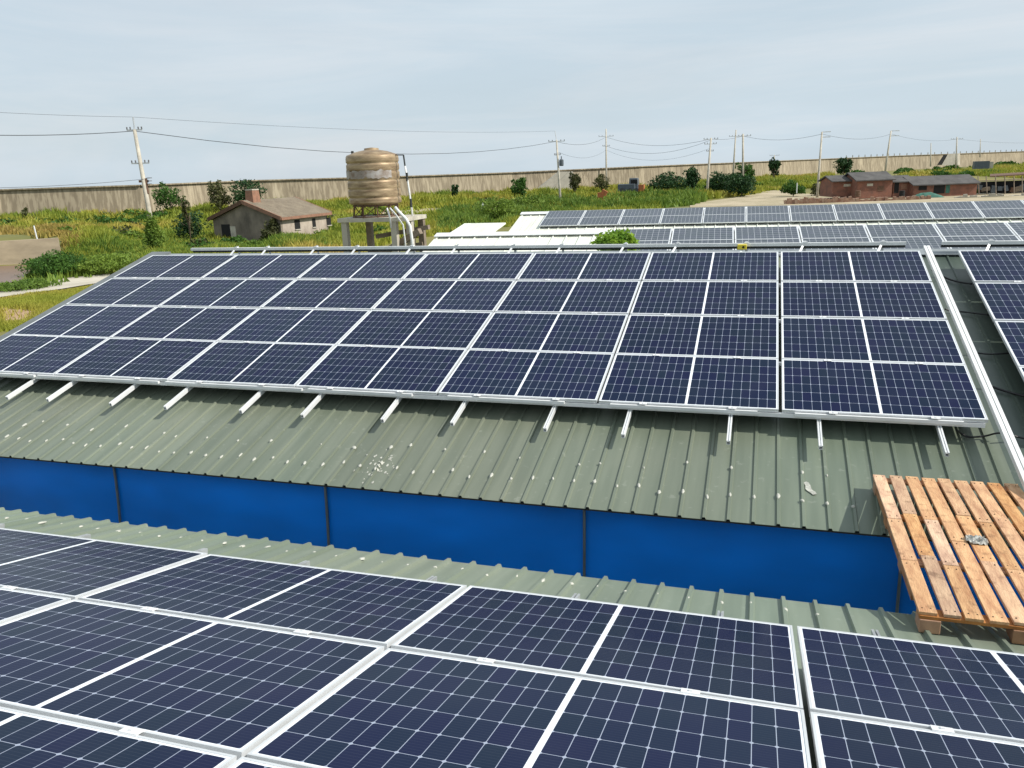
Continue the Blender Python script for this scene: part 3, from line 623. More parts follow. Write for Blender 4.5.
far_array((-7.45, 35.05, -1.775), 0.03, -1, 11, 2, tl2, 'the farther white roof', 'older panels on the farther white roof')
# small white lean-to left of the far shed
t = thing('lean_to', 'low white lean to roof left of the farther white roofed shed', 'building', (-13, 31, GZ))
A_, B_ = atY(448, 233, 31), atY(512, 226, 31)
MB().prism([(A_.x, 29.5, A_.z - .25), (-10.5, 29.5, A_.z - .25), (-10.5, 33, A_.z + .25), (A_.x, 33, A_.z + .25)], (0, 0, -0.06)).obj('roof', 'whitesheet', t)
MB().box(((A_.x - 10.5) / 2, 31.2, (GZ + A_.z - .35) / 2), (-10.6 - A_.x, 3.2, A_.z - .35 - GZ)).obj('wall', 'white', t)

# ------------------------------------------------------------------ terrain
wall_px = [(-220, 233, -4.0), (-60, 221, -4.0), (0, 217, -4.0), (140, 211.5, -4.1), (256, 203.5, -4.25), (400, 197, -4.4), (512, 192, -4.5), (640, 186, -4.6), (760, 177, -4.7), (830, 172, -4.8), (900, 168, -4.8), (1024, 161, -4.8), (1150, 154, -4.8)]
wall_px = [(x, y + (3.5 if x < 500 else 2.0), z - 0.35) for x, y, z in wall_px]
WALL = [atZ(x, y, z) for x, y, z in wall_px]
ctrl = []
def C(x, y, z): P = atZ(x, y, z); ctrl.append((P.x, P.y, z))
for p in WALL: ctrl.append((p.x, p.y, p.z)); ctrl.append((p.x * 1.25, p.y * 1.25, p.z))
for x, y in ((0, 300), (60, 290), (100, 265), (150, 260), (200, 245), (270, 245), (340, 235), (400, 225), (440, 212), (500, 208), (550, 210), (600, 200), (660, 200), (720, 198), (780, 197), (850, 197), (950, 196), (1024, 196), (1100, 200), (130, 240), (180, 232)): C(x, y, -6)
for P in ((-60, 0), (60, 0), (60, 60), (-60, 30), (0, 60), (0, 20), (-20, 40), (0, 0), (20, 20), (-25, 60), (40, 100)): ctrl.append((P[0], P[1], -6.0))
pondA, pondB = atZ(-60, 276, -6.2), atZ(60, 263, -6.0)      # foot of the pond wall
for x, y, z in ((0, 236, -4.1), (40, 233, -4.3), (-60, 242, -4.1), (80, 232, -4.9)): C(x, y, z)
for x, y in ((-80, 280), (-60, 290), (-40, 274), (-20, 284), (0, 272), (10, 279), (20, 270), (30, 276), (0, 286), (25, 285)): C(x, y, -6.25)
ctrl = np.array(ctrl)
def th(X, Y):
    X = np.atleast_1d(X).astype(float); Y = np.atleast_1d(Y).astype(float)
    num = np.zeros_like(X); den = np.zeros_like(X)
    for cx, cy, cz in ctrl:
        w_ = 1.0 / (((X - cx) ** 2 + (Y - cy) ** 2) + 4.0) ** 2; num += w_ * cz; den += w_
    z = num / den
    far = np.hypot(X, Y); z = np.where(far > 420, -6 + 0 * z, z)
    return z
def hz(X, Y): return float(th(X, Y)[0])
# grid: dense near, coarse far
gx = np.concatenate([np.linspace(-3000, -300, 10), np.arange(-290, 160, 3.0), np.linspace(165, 3000, 12)])
gy = np.concatenate([np.linspace(-600, -45, 6), np.arange(-40, 300, 3.0), np.linspace(320, 4000, 12)])
GX, GY = np.meshgrid(gx, gy); Zt = th(GX.ravel(), GY.ravel())
V = np.stack([GX.ravel(), GY.ravel(), Zt], 1); nx_, ny_ = len(gx), len(gy)
ii, jj = np.meshgrid(np.arange(nx_ - 1), np.arange(ny_ - 1)); q = (jj * nx_ + ii).ravel()
F = np.stack([q, q + 1, q + nx_ + 1, q + nx_], 1)
m = mat('meadow', (0.22, 0.19, 0.05), 0.95, col2=(0.11, 0.12, 0.03), vscale=0.05, bump=0.3, bscale=1.0)
MT['meadow'] = m
o = np_mesh('ground', V, F, 'meadow', smooth=True); tag(o, kind='structure')
BARE = []
def strip(name, pts, dz, m, kind='structure'):
    """flat patch given by pixel outline on the terrain near z"""
    P = []
    for x, y in pts:
        z = -6.0
        for _ in range(12):
            q = atZ(x, y, z); z = 0.5 * z + 0.5 * hz(q.x, q.y)
        P.append((q.x, q.y))
    BARE.append(np.array(P))
    # triangulated fill following terrain
    bm = bmesh.new(); vs = [bm.verts.new((x, y, 0)) for x, y in P]; f = bm.faces.new(vs)
    for _ in range(1): bmesh.ops.triangulate(bm, faces=bm.faces[:])
    for _ in range(4): bmesh.ops.subdivide_edges(bm, edges=[e for e in bm.edges if e.calc_length() > 2.0], cuts=1, use_grid_fill=False); bmesh.ops.triangulate(bm, faces=bm.faces[:])
    co = np.array([v.co[:] for v in bm.verts]); zz = th(co[:, 0], co[:, 1])
    for v, z in zip(bm.verts, zz): v.co.z = z + dz
    me = bpy.data.meshes.new(name); bm.to_mesh(me); bm.free(); me.materials.append(MT[m]); o = bpy.data.objects.new(name, me); COL.objects.link(o); tag(o, kind=kind); return o
MT['path'] = mat('pale_path', (0.56, 0.51, 0.42), 0.95, col2=(0.44, 0.40, 0.32), vscale=0.4)
MT['dirt'] = mat('sandy_dirt', (0.47, 0.39, 0.27), 0.95, col2=(0.28, 0.24, 0.14), vscale=0.25)
MT['rubbledirt'] = mat('reddish_dirt', (0.42, 0.28, 0.17), 0.95, col2=(0.30, 0.20, 0.12), vscale=0.4)
strip('path', [(-80, 292), (0, 284), (50, 279.5), (110, 274), (110, 282), (60, 290), (0, 298), (-80, 310)], 0.06, 'path')
strip('track', [(372, 213), (420, 209.5), (470, 206.5), (510, 205), (512, 208), (470, 213), (430, 217), (375, 221)], 0.10, 'dirt')
strip('dirt_road', [(690, 204), (735, 198), (765, 191), (790, 190), (800, 194), (900, 195.5), (1060, 192), (1060, 200), (690, 208)], 0.08, 'dirt')
strip('bare_soil', [(0, 308), (40, 312), (30, 322), (0, 326)], 0.06, 'rubbledirt')
# pond
def wallmesh(P0, P1, z0a, z1a, z0b, z1b, th_, name, m):
    mb = MB(); d = Vector((P1[0] - P0[0], P1[1] - P0[1], 0)).normalized(); n = Vector((-d.y, d.x, 0)) * th_
    a0, b0 = Vector((P0[0], P0[1], z0a)), Vector((P1[0], P1[1], z0b)); a1, b1 = Vector((P0[0], P0[1], z1a)), Vector((P1[0], P1[1], z1b))
    mb.prism([a0, b0, b1, a1], n); return mb.obj(name, m)
pw0, pw1 = atZ(-90, 272, -6.1), atZ(62, 261.5, -6.1)
top0 = atD(-90, 246, pw0.dot(fw)).z; top1 = atD(62, 237.5, pw1.dot(fw)).z
pwt = atD(62, 238, pw1.dot(fw) * 1.02)
o = wallmesh(pw0, pw1, -7, top0, -7, top1, 0.5, 'pond_wall', 'pondwall'); tag(o, 'pale weathered concrete bank wall of the pond at the left picture edge', 'wall')
pts = [(x, y) for x, y in ((-120, 274), (0, 266), (32, 264.5), (28, 274), (20, 283), (0, 286), (-120, 300))]
P = [atZ(x, y, -5.9) for x, y in pts]
BARE.append(np.array([(p.x, p.y) for p in P]))
o = MB().prism([Vector((p.x, p.y, -5.90)) for p in P], (0, 0, -0.2)).obj('pond_water', 'water'); tag(o, kind='structure')

# ------------------------------------------------------------------ sea wall
top_px = {-220: 199, -60: 193, 0: 190.5, 140: 186, 256: 181, 400: 177, 512: 173, 640: 167, 760: 162, 830: 159, 900: 156, 1024: 151.5, 1150: 147}
sw = thing('sea_wall', 'long stained concrete sea wall running along the horizon', 'wall', (WALL[5].x, WALL[5].y, GZ))
mb = MB(); vs = []; fs = []; tops = []
for (x, y, z), P in zip(wall_px, WALL): tops.append(atD(x, top_px[x], P.dot(fw)))
n = len(WALL)
for P, T in zip(WALL, tops):
    out_ = Vector((P.x, P.y, 0)).normalized()
    vs += [Vector((P.x, P.y, P.z - 2.5)), Vector((T.x, T.y, T.z)), Vector((T.x, T.y, T.z)) + out_ * 0.6, Vector((P.x, P.y, P.z - 2.5)) + out_ * 0.6]
for i in range(n - 1):
    for k in range(4): fs.append((i * 4 + k, i * 4 + (k + 1) % 4, i * 4 + 4 + (k + 1) % 4, i * 4 + 4 + k))
MT['seawall'] = m = mat('streaked_concrete', (0.47, 0.40, 0.285), 0.92, col2=(0.30, 0.25, 0.175), vscale=0.35, stretch=(1, 1, 0.12), detail=8)
t = m.node_tree; b = t.nodes['Principled BSDF']; ramp = [q for q in t.nodes if q.type == 'VALTORGB'][0]
geo = t.nodes.new('ShaderNodeTexCoord'); mpp = t.nodes.new('ShaderNodeMapping'); mpp.inputs['Scale'].default_value = (1, 1, 0.09); n2 = t.nodes.new('ShaderNodeTexNoise'); n2.inputs['Scale'].default_value = 2.6; n2.inputs['Detail'].default_value = 5
t.links.new(geo.outputs['Object'], mpp.inputs[0]); t.links.new(mpp.outputs[0], n2.inputs[0]); r2 = t.nodes.new('ShaderNodeValToRGB'); r2.color_ramp.elements[0].position = 0.45; r2.color_ramp.elements[0].color = (0.58, 0.56, 0.54, 1); r2.color_ramp.elements[1].position = 0.58
t.links.new(n2.outputs[0], r2.inputs[0]); mm = t.nodes.new('ShaderNodeMix'); mm.data_type = 'RGBA'; mm.blend_type = 'MULTIPLY'; mm.inputs[0].default_value = 0.8
t.links.new(ramp.outputs[0], mm.inputs[6]); t.links.new(r2.outputs[0], mm.inputs[7]); t.links.new(mm.outputs[2], b.inputs['Base Color'])
mb.add(vs, fs); mb.obj('wall', 'seawall', sw)
for i in range(n - 1):   # coping as its own part, proud of the wall
    pass
mb = MB()
for i in range(n - 1):
    mb.bar(tops[i] + Vector((0, 0, 0.10)), tops[i + 1] + Vector((0, 0, 0.10)), 0.7, 0.2)
mb.obj('coping', 'seawall', sw)
# railing posts on the dike crest at the right
mb = MB()
for k in range(34):
    x = 845 + k * 6.1 - (k * 0.03); i0 = [i for i in range(n - 1) if wall_px[i][0] <= x < wall_px[i + 1][0]]
    if not i0: continue
    i = i0[0]; f_ = (x - wall_px[i][0]) / (wall_px[i + 1][0] - wall_px[i][0]); T = tops[i].lerp(tops[i + 1], f_)
    o = MB().box(T + Vector((0, 0, 0.6)), (0.28, 0.28, 0.9), tap=0.8).obj('railing_post', 'conc2', sw)
# ramp buttress
R0, R1, R2_, R3 = atZ(531, 194, -4.9), atZ(573, 193, -4.9), atZ(573, 193, -4.9), 0
dR = atZ(552, 193, -4.9).dot(fw)
o = MB().prism([atD(531, 194, dR), atD(573, 196, dR), atD(573, 171.5, dR), atD(560, 171.5, dR)], (-1.0, 2.6, 0)).obj('ramp_wall', 'conc2'); tag(o, 'pale sloping concrete ramp wall in front of the sea wall behind a power pole', 'ramp')
o = MB().prism([atD(521, 197, dR), atD(536, 197, dR), atD(533, 192.5, dR), atD(526, 190.5, dR)], (1.5, 3, 0)).obj('concrete_block', 'conc'); tag(o, 'small dark concrete lump at the foot of the ramp wall', 'block')
dR = WALL[10].dot(fw) * 0.98
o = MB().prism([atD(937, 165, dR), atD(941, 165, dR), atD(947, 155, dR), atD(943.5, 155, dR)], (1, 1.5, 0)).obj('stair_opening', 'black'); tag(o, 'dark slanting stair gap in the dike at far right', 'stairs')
o = MB().prism([atD(941.5, 165.5, dR), atD(958, 165, dR), atD(958, 153.5, dR), atD(948, 154, dR)], (1, 1.5, 0)).obj('ramp_wall', 'conc2'); tag(o, 'pale concrete slab beside the dark stair gap in the dike', 'ramp')
# terraced pale bank at far right, below the crest
d0 = WALL[10].dot(fw) * 0.93
# ------------------------------------------------------------------ foliage
def leaves(c, rad, n, size, m, name='crown', parent=None, clump=7, flat=0.0, shell=0.55):
    c = np.array(c, float); rad = np.array(rad, float)
    k = max(6, n // 40); u = rng.normal(size=(k, 3)); u /= np.linalg.norm(u, axis=1)[:, None]
    cc = u * (rng.uniform(0.35, 0.88, (k, 1))); cr_ = rng.uniform(0.22, 0.42, (k, 1))
    idx = rng.integers(0, k, n); d = rng.normal(size=(n, 3)); d /= np.linalg.norm(d, axis=1)[:, None]
    p = cc[idx] + d * cr_[idx] * rng.uniform(shell, 1.0, (n, 1)); P = c + p * rad
    zmin = c[2] - rad[2] * 0.95; P[:, 2] = np.maximum(P[:, 2], zmin)
    a = rng.normal(size=(n, 3)); a /= np.linalg.norm(a, axis=1)[:, None]; b = np.cross(a, rng.normal(size=(n, 3))); b /= np.linalg.norm(b, axis=1)[:, None]
    s = size * rng.uniform(0.6, 1.35, (n, 1)); V = np.stack([P - a * s, P + b * s * 0.45, P + a * s, P - b * s * 0.45], 1).reshape(-1, 3)
    F = np.arange(4 * n).reshape(-1, 4); return np_mesh(name, V, F, m, parent)
def tree(x, ybase, ytop, wpx, m, lab, cat='tree', name='tree', z=None, n=1400, trunk=True, D=None, thin=False, group=None, leaf=None):
    """crown spans ytop..ybase in the picture at the distance of its foot"""
    z0 = -6.0
    if D is None:
        for _ in range(12): q_ = atZ(x, ybase, z0); z0 = 0.5 * z0 + 0.5 * hz(q_.x, q_.y)
        P = q_
    else: P = atD(x, ybase, D)
    D_ = P.dot(fw); H = (ybase - ytop) / FPX * D_; Wd = wpx / FPX * D_
    g = hz(P.x, P.y) if D is None else P.z
    t = thing(name, lab, cat, (P.x, P.y, g), group)
    base = Vector((P.x, P.y, g))
    th_ = H * (0.25 if trunk else 0.05)
    pts = [base - Vector((0, 0, .3)), base + Vector((0.02 * H, 0, H * 0.3)), base + Vector((-0.02 * H, 0.02 * H, H * 0.62))]
    mb = MB().tube(pts, [v_ * (.35 if thin else 1) for v_ in (0.05 * H * .6, 0.035 * H * .6, 0.015 * H)], 7)
    for k in range(5):
        a_ = k * 1.3; mb.tube([base + Vector((0, 0, H * (0.2 + .07 * k))), base + Vector((math.cos(a_) * Wd * .32, math.sin(a_) * Wd * .32, H * (0.5 + .07 * k)))], [0.015 * H, 0.005 * H], 5)
    mb.obj('trunk', 'bark', t, smooth=True)
    leaves(base + Vector((0, 0, H * (0.5 + (0.08 if trunk else 0.0)))), (Wd / 2, Wd / 2, H * (0.5 - (0.06 if trunk else 0))), n, leaf or max(0.10, 0.85 / FPX * D_ * 1.6), m, 'crown', t)
    return t
tree(172, 219, 187, 34, 'leaf_mid', 'wide green bush against the sea wall right of the ivied pole', 'bush', 'bush', n=1600)
tree(221, 217, 182, 24, 'leaf_olive', 'olive brown leafless looking tree behind the house gable')
tree(249, 216, 178, 40, 'leaf_dark', 'dark green tree behind the chimney of the old house', n=2200)
tree(192, 240, 212, 36, 'leaf_dark', 'dark shrub left of the old house gable', 'shrub', 'shrub', n=2200, trunk=False)
tree(191, 244, 190, 10, 'leaf_olive', 'thin sparse sapling standing before the dark shrub', n=420, thin=True)
tree(268, 243, 228, 20, 'leaf_olive', 'small olive bush against the near corner of the old house', 'bush', 'bush', n=700, trunk=False)
tree(235, 245, 236, 26, 'leaf_mid', 'low green bush before the dark gable of the old house', 'bush', 'bush', n=900, trunk=False)
tree(455, 203, 185, 9, 'leaf_dark', 'small round bush against the sea wall right of the water tank', 'bush', 'bush', n=500)
tree(519, 199, 178, 20, 'leaf_mid', 'medium green tree against the sea wall left of the ramp', n=1200)
tree(575, 196, 171, 12, 'leaf_olive', 'narrow green tree at the right end of the ramp wall', n=800)
tree(602, 196, 172, 20, 'leaf_olive', 'hazy olive tree behind the tall pole left of the scrap truck', n=500)
tree(668, 196, 173, 42, 'leaf_dark', 'wide round green tree right of the scrap truck', n=2200, trunk=False)
tree(692, 194, 167, 22, 'leaf_dark', 'taller dark tree behind the leaning pole', n=1500)
tree(719, 196, 172, 34, 'leaf_dark', 'dark dense tree just right of the leaning pole', n=2200, trunk=False)
tree(741, 197, 173, 30, 'leaf_dark', 'dense dark green tree at the start of the dirt road', n=2200, trunk=False)
tree(744, 190, 162, 20, 'leaf_mid', 'green tree with rounded top behind the two far poles', n=1400)
tree(773, 183, 159, 13, 'leaf_dark', 'small dark tree against the sea wall with a tiny pole behind it', n=900)
tree(843, 179, 156, 20, 'leaf_dark', 'dark rounded tree above the brick buildings', n=1300)
tree(793, 197, 180, 24, 'leaf_mid', 'bright green bush at the roadside left of the brick buildings', 'bush', 'bush', n=1500, trunk=False)
tree(819, 196, 182, 20, 'leaf_olive', 'loose olive shrub around the foot of the pole left of the brick house', 'shrub', 'shrub', n=800, trunk=False)
tree(497, 222, 196, 44, 'weed', 'bright green thicket at the far end of the track', 'shrub', 'shrub', n=3000, trunk=False)
tree(530, 212, 194, 46, 'weed', 'green thicket below the ramp wall', 'shrub', 'shrub', n=2600, trunk=False)
tree(28, 223, 208, 10, 'leaf_olive', 'pointed weed tuft under the sea wall at far left', 'shrub', 'shrub', n=300, trunk=False)
tree(58, 278, 251, 60, 'leaf_mid', 'broad leafy bush at the right end of the pond', 'bush', 'bush', n=5000, trunk=False)
tree(105, 274, 255, 60, 'weed', 'low broad leaved bush left of the ivied pole', 'bush', 'bush', n=4500, trunk=False)
tree(22, 290, 280, 70, 'weed', 'low vine covered bush by the pond water', 'bush', 'bush', n=3000, trunk=False)
# leafy tip of the tree between the sheds
t = thing('tree', 'bright yellow green treetop poking up behind the ridge rail', 'tree', (atY(617, 245, 18.75).x, 18.75, GZ))
P = atY(617, 245, 18.75)
MB().tube([(P.x, P.y, GZ), (P.x + .05, P.y, -4), (P.x, P.y, -2.4)], [0.09, 0.07, 0.03], 7).obj('trunk', 'bark', t)
leaves((P.x, P.y, P.z - 0.02), (0.55, 0.5, 0.42), 3000, 0.06, 'leaf_bright', 'crown', t)

# ------------------------------------------------------------------ power poles and wires
poles = {}
def pole(key, xt, yt, xb, yb, z=None, rt_=0.10, rb=0.17, arms=((0.97, 2.2),), lab='', D=None, bracket=False, m='polec'):
    z0 = -6.0
    if D: B = atD(xb, yb, D)
    else:
        for _ in range(12): B = atZ(xb, yb, z0); z0 = 0.5 * z0 + 0.5 * hz(B.x, B.y)
    T = atD(xt, yt, B.dot(fw)); 
    t = thing('power_pole', lab, 'power pole', (B.x, B.y, B.z), 'concrete power poles along the track')
    MB().tube([B - Vector((0, 0, .5)), B.lerp(T, 0.5), T], [rb, (rb + rt_) / 2, rt_], 12).obj('shaft', m, t, smooth=True)
    ax = rt.copy(); ax.z = 0; ax.normalize(); hh = (T - B).length
    ends = []
    for f_, ln in arms:
        c = B.lerp(T, f_); ap = MB().bar(c - ax * ln / 2, c + ax * ln / 2, 0.10, 0.10).obj('crossarm', 'galv', t)
        for k in (-1, -0.55, 0.55, 1):
            q_ = c + ax * (ln / 2 * k * 0.95)
            i_ = MB().lathe(q_ + Vector((0, 0, 0.05)), [(0.03, 0), (0.07, 0.05), (0.04, 0.10), (0.07, 0.15), (0.03, 0.22)], 8).obj('insulator', 'insul'); i_.parent = ap
            if ap.parent: i_.location = Vector()
        ends.append(c + Vector((0, 0, 0.25)))
    poles[key] = (B, T, ends); return t, ax
t, ax = pole('L', 134.5, 130, 157.5, 258, lab='leaning concrete pole with ivy at its foot, left of the old house', rt_=0.14, rb=0.23, arms=((1.0, 1.3), (0.74, 1.5)))
B, T, _ = poles['L']; D_ = B.dot(fw)
tip = atD(133, 117, D_)
MB().tube([T - Vector((0, 0, .4)), tip], 0.06, 6).obj('steel_tip', 'galv', t)
MB().bar(T.lerp(B, .40) - ax * .4, T.lerp(B, .40) + ax * .4, .1, .2).obj('crossarm', 'rust', t)
MB().tube([B.lerp(T, .50) + ax * .16, B.lerp(T, .62) + ax * .22], .10, 8).obj('cable_box', 'rust', t)
for (yy) in (178, 181, 184):
    q_ = atD(148, yy, D_); MB().box(q_ + ax * 0.1, (0.35, 0.25, 0.06)).obj('step', 'insul', t)
# ivy
iv = thing('ivy', 'green ivy climbing the foot of the leaning pole', 'ivy', (B.x, B.y, B.z))
for k in range(1):
    pass
c = B.lerp(T, 0.13); leaves((c.x, c.y, c.z), (0.95, 0.9, 2.2), 2600, 0.13, 'weed', 'foliage', iv)
c = B.lerp(T, 0.2); leaves((c.x - .1, c.y, c.z), (0.5, 0.5, 1.9), 900, 0.12, 'weed', 'foliage', iv)
t, ax = pole('559', 556.5, 140, 561, 208, lab='straight concrete pole with a transformer, before the ramp wall', arms=((0.98, 2.6), (0.78, 1.0)), rt_=.13, rb=.22)
B, T, _ = poles['559']; D_ = B.dot(fw)
MB().tube([T, atD(555, 131, D_)], 0.06, 6).obj('steel_tip', 'galv', t)
MB().lathe(atD(561.5, 166, D_), [(0.25, 0), (0.36, 0.1), (0.36, 0.9), (0.2, 1.05), (0.08, 1.1), (0.08, 1.5)], 12).obj('transformer', 'vanblue', t)
pole('605', 606, 129, 606.5, 190, lab='tall concrete pole with one high crossarm left of the scrap truck', arms=((0.88, 3.4), (0.72, 1.6)), rt_=.14, rb=.24)
t, ax = pole('709', 711, 138, 706.5, 198, lab='concrete pole with several short crossarms before the dark trees', arms=((0.98, 2.6), (0.90, 2.2), (0.78, 1.3)), rt_=.15, rb=.26)
pole('735', 736, 130, 733, 175, lab='thin far pole, left one of a pair above the dark trees', arms=((0.86, 3.0),), D=190, rt_=.14, rb=.22)
pole('743', 743, 134, 743, 176, lab='thicker far pole, right one of a pair above the dark trees', arms=((0.95, 3.0),), D=150, rt_=.17, rb=.2)
t, ax = pole('820', 822, 132, 817, 198, lab='tall pole left of the brick house with a side bracket at its top', arms=(), rt_=.13, rb=.22)
B, T, _ = poles['820']; D_ = B.dot(fw)
for yy in (0, -0.8): MB().bar(T + Vector((0, 0, yy)), T + Vector((0, 0, yy)) + ax * 1.4, .1, .12).obj('side_arm', 'galv', t)
t, ax = pole('890', 891, 131, 885, 172, lab='leaning far pole above the brick house with a side bracket', arms=(), D=170, rt_=.14, rb=.22)
B, T, _ = poles['890']
for yy in (0, -1.0): MB().bar(T + Vector((0, 0, yy)), T + Vector((0, 0, yy)) + ax * 1.8, .14, .14).obj('side_arm', 'galv', t)
pole('931', 931, 143, 930.5, 165, lab='short thin far pole left of the stair gap in the dike', arms=(), D=260, rt_=.12, rb=.2)
pole('957', 957, 137, 956, 166, lab='far pole with one crossarm right of the stair gap in the dike', arms=((0.93, 3.5),), D=230, rt_=.16, rb=.24)
pole('980', 980.5, 139, 980, 156, lab='very faint far pole on the dike at far right', arms=(), D=330, rt_=.14, rb=.22)
pole('775', 774.5, 155, 774.5, 172, lab='tiny far pole with a crossarm sticking out above the small dark tree', arms=((0.97, 3.0),), D=250, rt_=.12, rb=.2)

def wire(pts, lab, r=0.022, sag=0.0, n=10):
    """pts: (x, y, distance) points it hangs from; catenary-like sag in metres between them"""
    P = [atD(x, y, d) for x, y, d in pts]; Q = []
    for i in range(len(P) - 1):
        for k in range(n): t_ = k / n; q_ = P[i].lerp(P[i + 1], t_); q_.z -= (sag[i] if hasattr(sag, '__len__') else sag) * 4 * t_ * (1 - t_); Q.append(q_)
    Q.append(P[-1]); o = MB().tube(Q, r, 5).obj('power_wire', 'wire', smooth=True); tag(o, lab, 'power line', 'power lines between the poles'); return o
DL = poles['L'][0].dot(fw); D5 = poles['559'][0].dot(fw); D6 = poles['605'][0].dot(fw); D7 = poles['709'][0].dot(fw)
wire([(-130, 130, DL * .8), (134, 131, DL), (556, 141.5, D5)], 'dark middle wire passing from the leaning pole behind the water tank', 0.028, sag=(0.35, 1.9))
wire([(-130, 104, DL * .8), (133, 117, DL), (555, 131, D5)], 'thin top wire from the tip of the leaning pole', 0.012, sag=(0.15, 0.6))
wire([(-130, 188, DL * .8), (146, 179, DL)], 'low thin wire left of the leaning pole', 0.016, sag=0.3)
wire([(556, 141.5, D5), (606, 137, D6), (711, 139, D7)], 'wire over the ramp wall between three poles', 0.026, sag=(1.0, 1.5))
wire([(606, 146, D6), (711, 140, D7)], 'lower wire between the tall pole and the pole before the dark trees', 0.026, sag=2.0)
wire([(558, 152, D5), (606, 150, D6), (711, 148, D7)], 'lowest wire left of the dark trees', 0.018, sag=(1.3, 2.2))
wire([(711, 139, D7), (743, 136, 150), (822, 134, 125), (891, 134, 170), (957, 139, 230), (1060, 141, 300)], 'thin wire running from the dark trees to the right picture edge', 0.022, sag=(0.3, 0.8, 0.9, 0.9, 0.9))

# ------------------------------------------------------------------ water tank on its stand
TY = 27.0
c0 = atY(376, 208, TY); tx = c0.x
top = atY(372, 155, TY).z; bot = atY(376, 206.5, TY).z
R0 = 0.93
Dt = Vector((tx, TY, 0))
tk = thing('water_tank', 'brown stained steel water tank standing on a concrete frame', 'water tank', (tx, TY, bot - 0.35))
prof = []; H_ = top - bot
prof += [(0.10, 0.0), (0.55, 0.02), (R0 * .93, 0.10)]
zq = 0.14
while zq < H_ - 0.1:
    ph = (zq / H_) * 6; f_ = ph - math.floor(ph); prof.append((R0 * (1.0 + 0.013 * (1 if f_ > 0.20 else -1.3)), zq)); zq += 0.035
prof += [(R0 * 1.0, H_ - 0.05), (R0 * 0.97, H_), (R0 * 0.6, H_ + 0.12), (R0 * 0.3, H_ + 0.17), (0.26, H_ + 0.17), (0.26, H_ + 0.23), (0.02, H_ + 0.26)]
MB().lathe((tx, TY, bot), prof, 48).obj('tank_body', 'rusty', tk, smooth=True)
# lime-stained band
mb = MB(); vs = []; fs = []; nn = 40
for i in range(nn + 1):
    a_ = math.pi * (1.08 + 0.80 * i / nn); hi = bot + H_ * 0.70 + 0.10 * noise.noise(Vector((i * .35, 0, 0))); lo = bot + H_ * 0.555 + 0.09 * noise.noise(Vector((i * .4, 5, 0)))
    for rr, z_ in ((R0 * 1.026, lo), (R0 * 1.026, hi), (R0 * 1.0, hi), (R0 * 1.0, lo)): vs.append((tx + rr * math.cos(a_), TY + rr * math.sin(a_), z_))
for i in range(nn):
    for k in range(4): fs.append((i * 4 + k, i * 4 + (k + 1) % 4, i * 4 + 4 + (k + 1) % 4, i * 4 + 4 + k))
mb.add(vs, fs).obj('stain_band', 'stain', tk)
MB().tube([(tx - 0.66, TY - 0.2, bot + H_ + 0.02), (tx - 0.66, TY - 0.2, bot + H_ + 0.16)], 0.05, 8).obj('inlet', 'dark', tk)
for k in range(10):
    a_ = k * 0.628 + .2; MB().tube([(tx + .86 * math.cos(a_), TY + .86 * math.sin(a_), bot - .36), (tx + .80 * math.cos(a_), TY + .80 * math.sin(a_), bot + .1)], 0.025, 5).tube([(tx + .86 * math.cos(a_), TY + .86 * math.sin(a_), bot - .34), (tx + .80 * math.cos(a_ + .628), TY + .80 * math.sin(a_ + .628), bot + .04)], 0.016, 5).obj('leg', 'rust', tk)
mb = MB()
for rr, z_ in ((.86, bot - .33), (.82, bot + .05)): mb.tube([(tx + rr * math.cos(k * .314), TY + rr * math.sin(k * .314), z_) for k in range(21)], 0.022, 5)
mb.obj('ring', 'rust', tk)
st = thing('tank_stand', 'weathered concrete frame carrying the brown water tank', 'tank stand', (tx, TY, GZ))
sz = bot - .36
sl_, sr_ = atY(338, 221, TY - .8).x, atY(408, 219, TY - .8).x
MB().box(((sl_ + sr_) / 2, TY, sz - 0.07), (sr_ - sl_, 1.7, 0.14)).obj('slab', 'polec', st)
for sx, X in ((0, sl_ + .22), (1, atY(394, 235, TY - .8).x), (2, sr_ - .15)):
    for Y_ in (TY - .7, TY + .7):
        if sx == 2 and Y_ < TY: Y_ = TY - .35
        MB().box((X + (0.25 if Y_ > TY and sx == 0 else 0), Y_, (GZ + sz - .14) / 2), (0.22, 0.22, sz - .14 - GZ), tap=0.95).obj('post', 'timber' if Y_ > TY else 'conc2', st)
MB().bar((sl_ + .2, TY - .2, sz - 1.9), (sr_ + .35, TY - .6, sz - .50), 0.22, 0.2).obj('brace', 'timber', st)
MB().bar((sl_ + .9, TY + .4, sz - .75), (sr_ + .35, TY + .2, sz - .42), 0.16, 0.16).obj('brace', 'timber', st)
MB().bar((sl_ + .5, TY + .6, sz - 1.35), (sr_ - .1, TY + .6, sz - 1.05), 0.14, 0.14).obj('brace', 'timber', st)
def pipe(pts, r, lab, m='white', Y_=TY - .9):
    P = [atY(x, y, Y_) for x, y in pts]; o = MB().tube(P, r, 8).obj('water_pipe', m, smooth=True); tag(o, lab, 'pipe', 'white plastic pipes at the water tank'); return o
pipe([(395, 207), (399, 212), (406, 219), (410, 226), (412, 240), (413, 262)], 0.055, 'thick white pipe curving down from the tank bottom', Y_=TY - 1.0)
pipe([(390, 208), (396, 215), (403, 225), (405, 240), (407, 262)], 0.03, 'thin white pipe left of the thick one below the tank', Y_=TY - 0.93)
pipe([(387, 208), (390, 218), (391, 228)], 0.03, 'short white pipe stub under the tank bottom', Y_=TY - 0.9)
t = thing('standpipe', 'thin upright pipe beside the water tank, white with black joints', 'pipe', atY(412, 220, TY))
P = [atY(x, y, TY) for x, y in ((403.5, 155), (405, 166), (407, 177), (411, 203), (413.5, 224))]
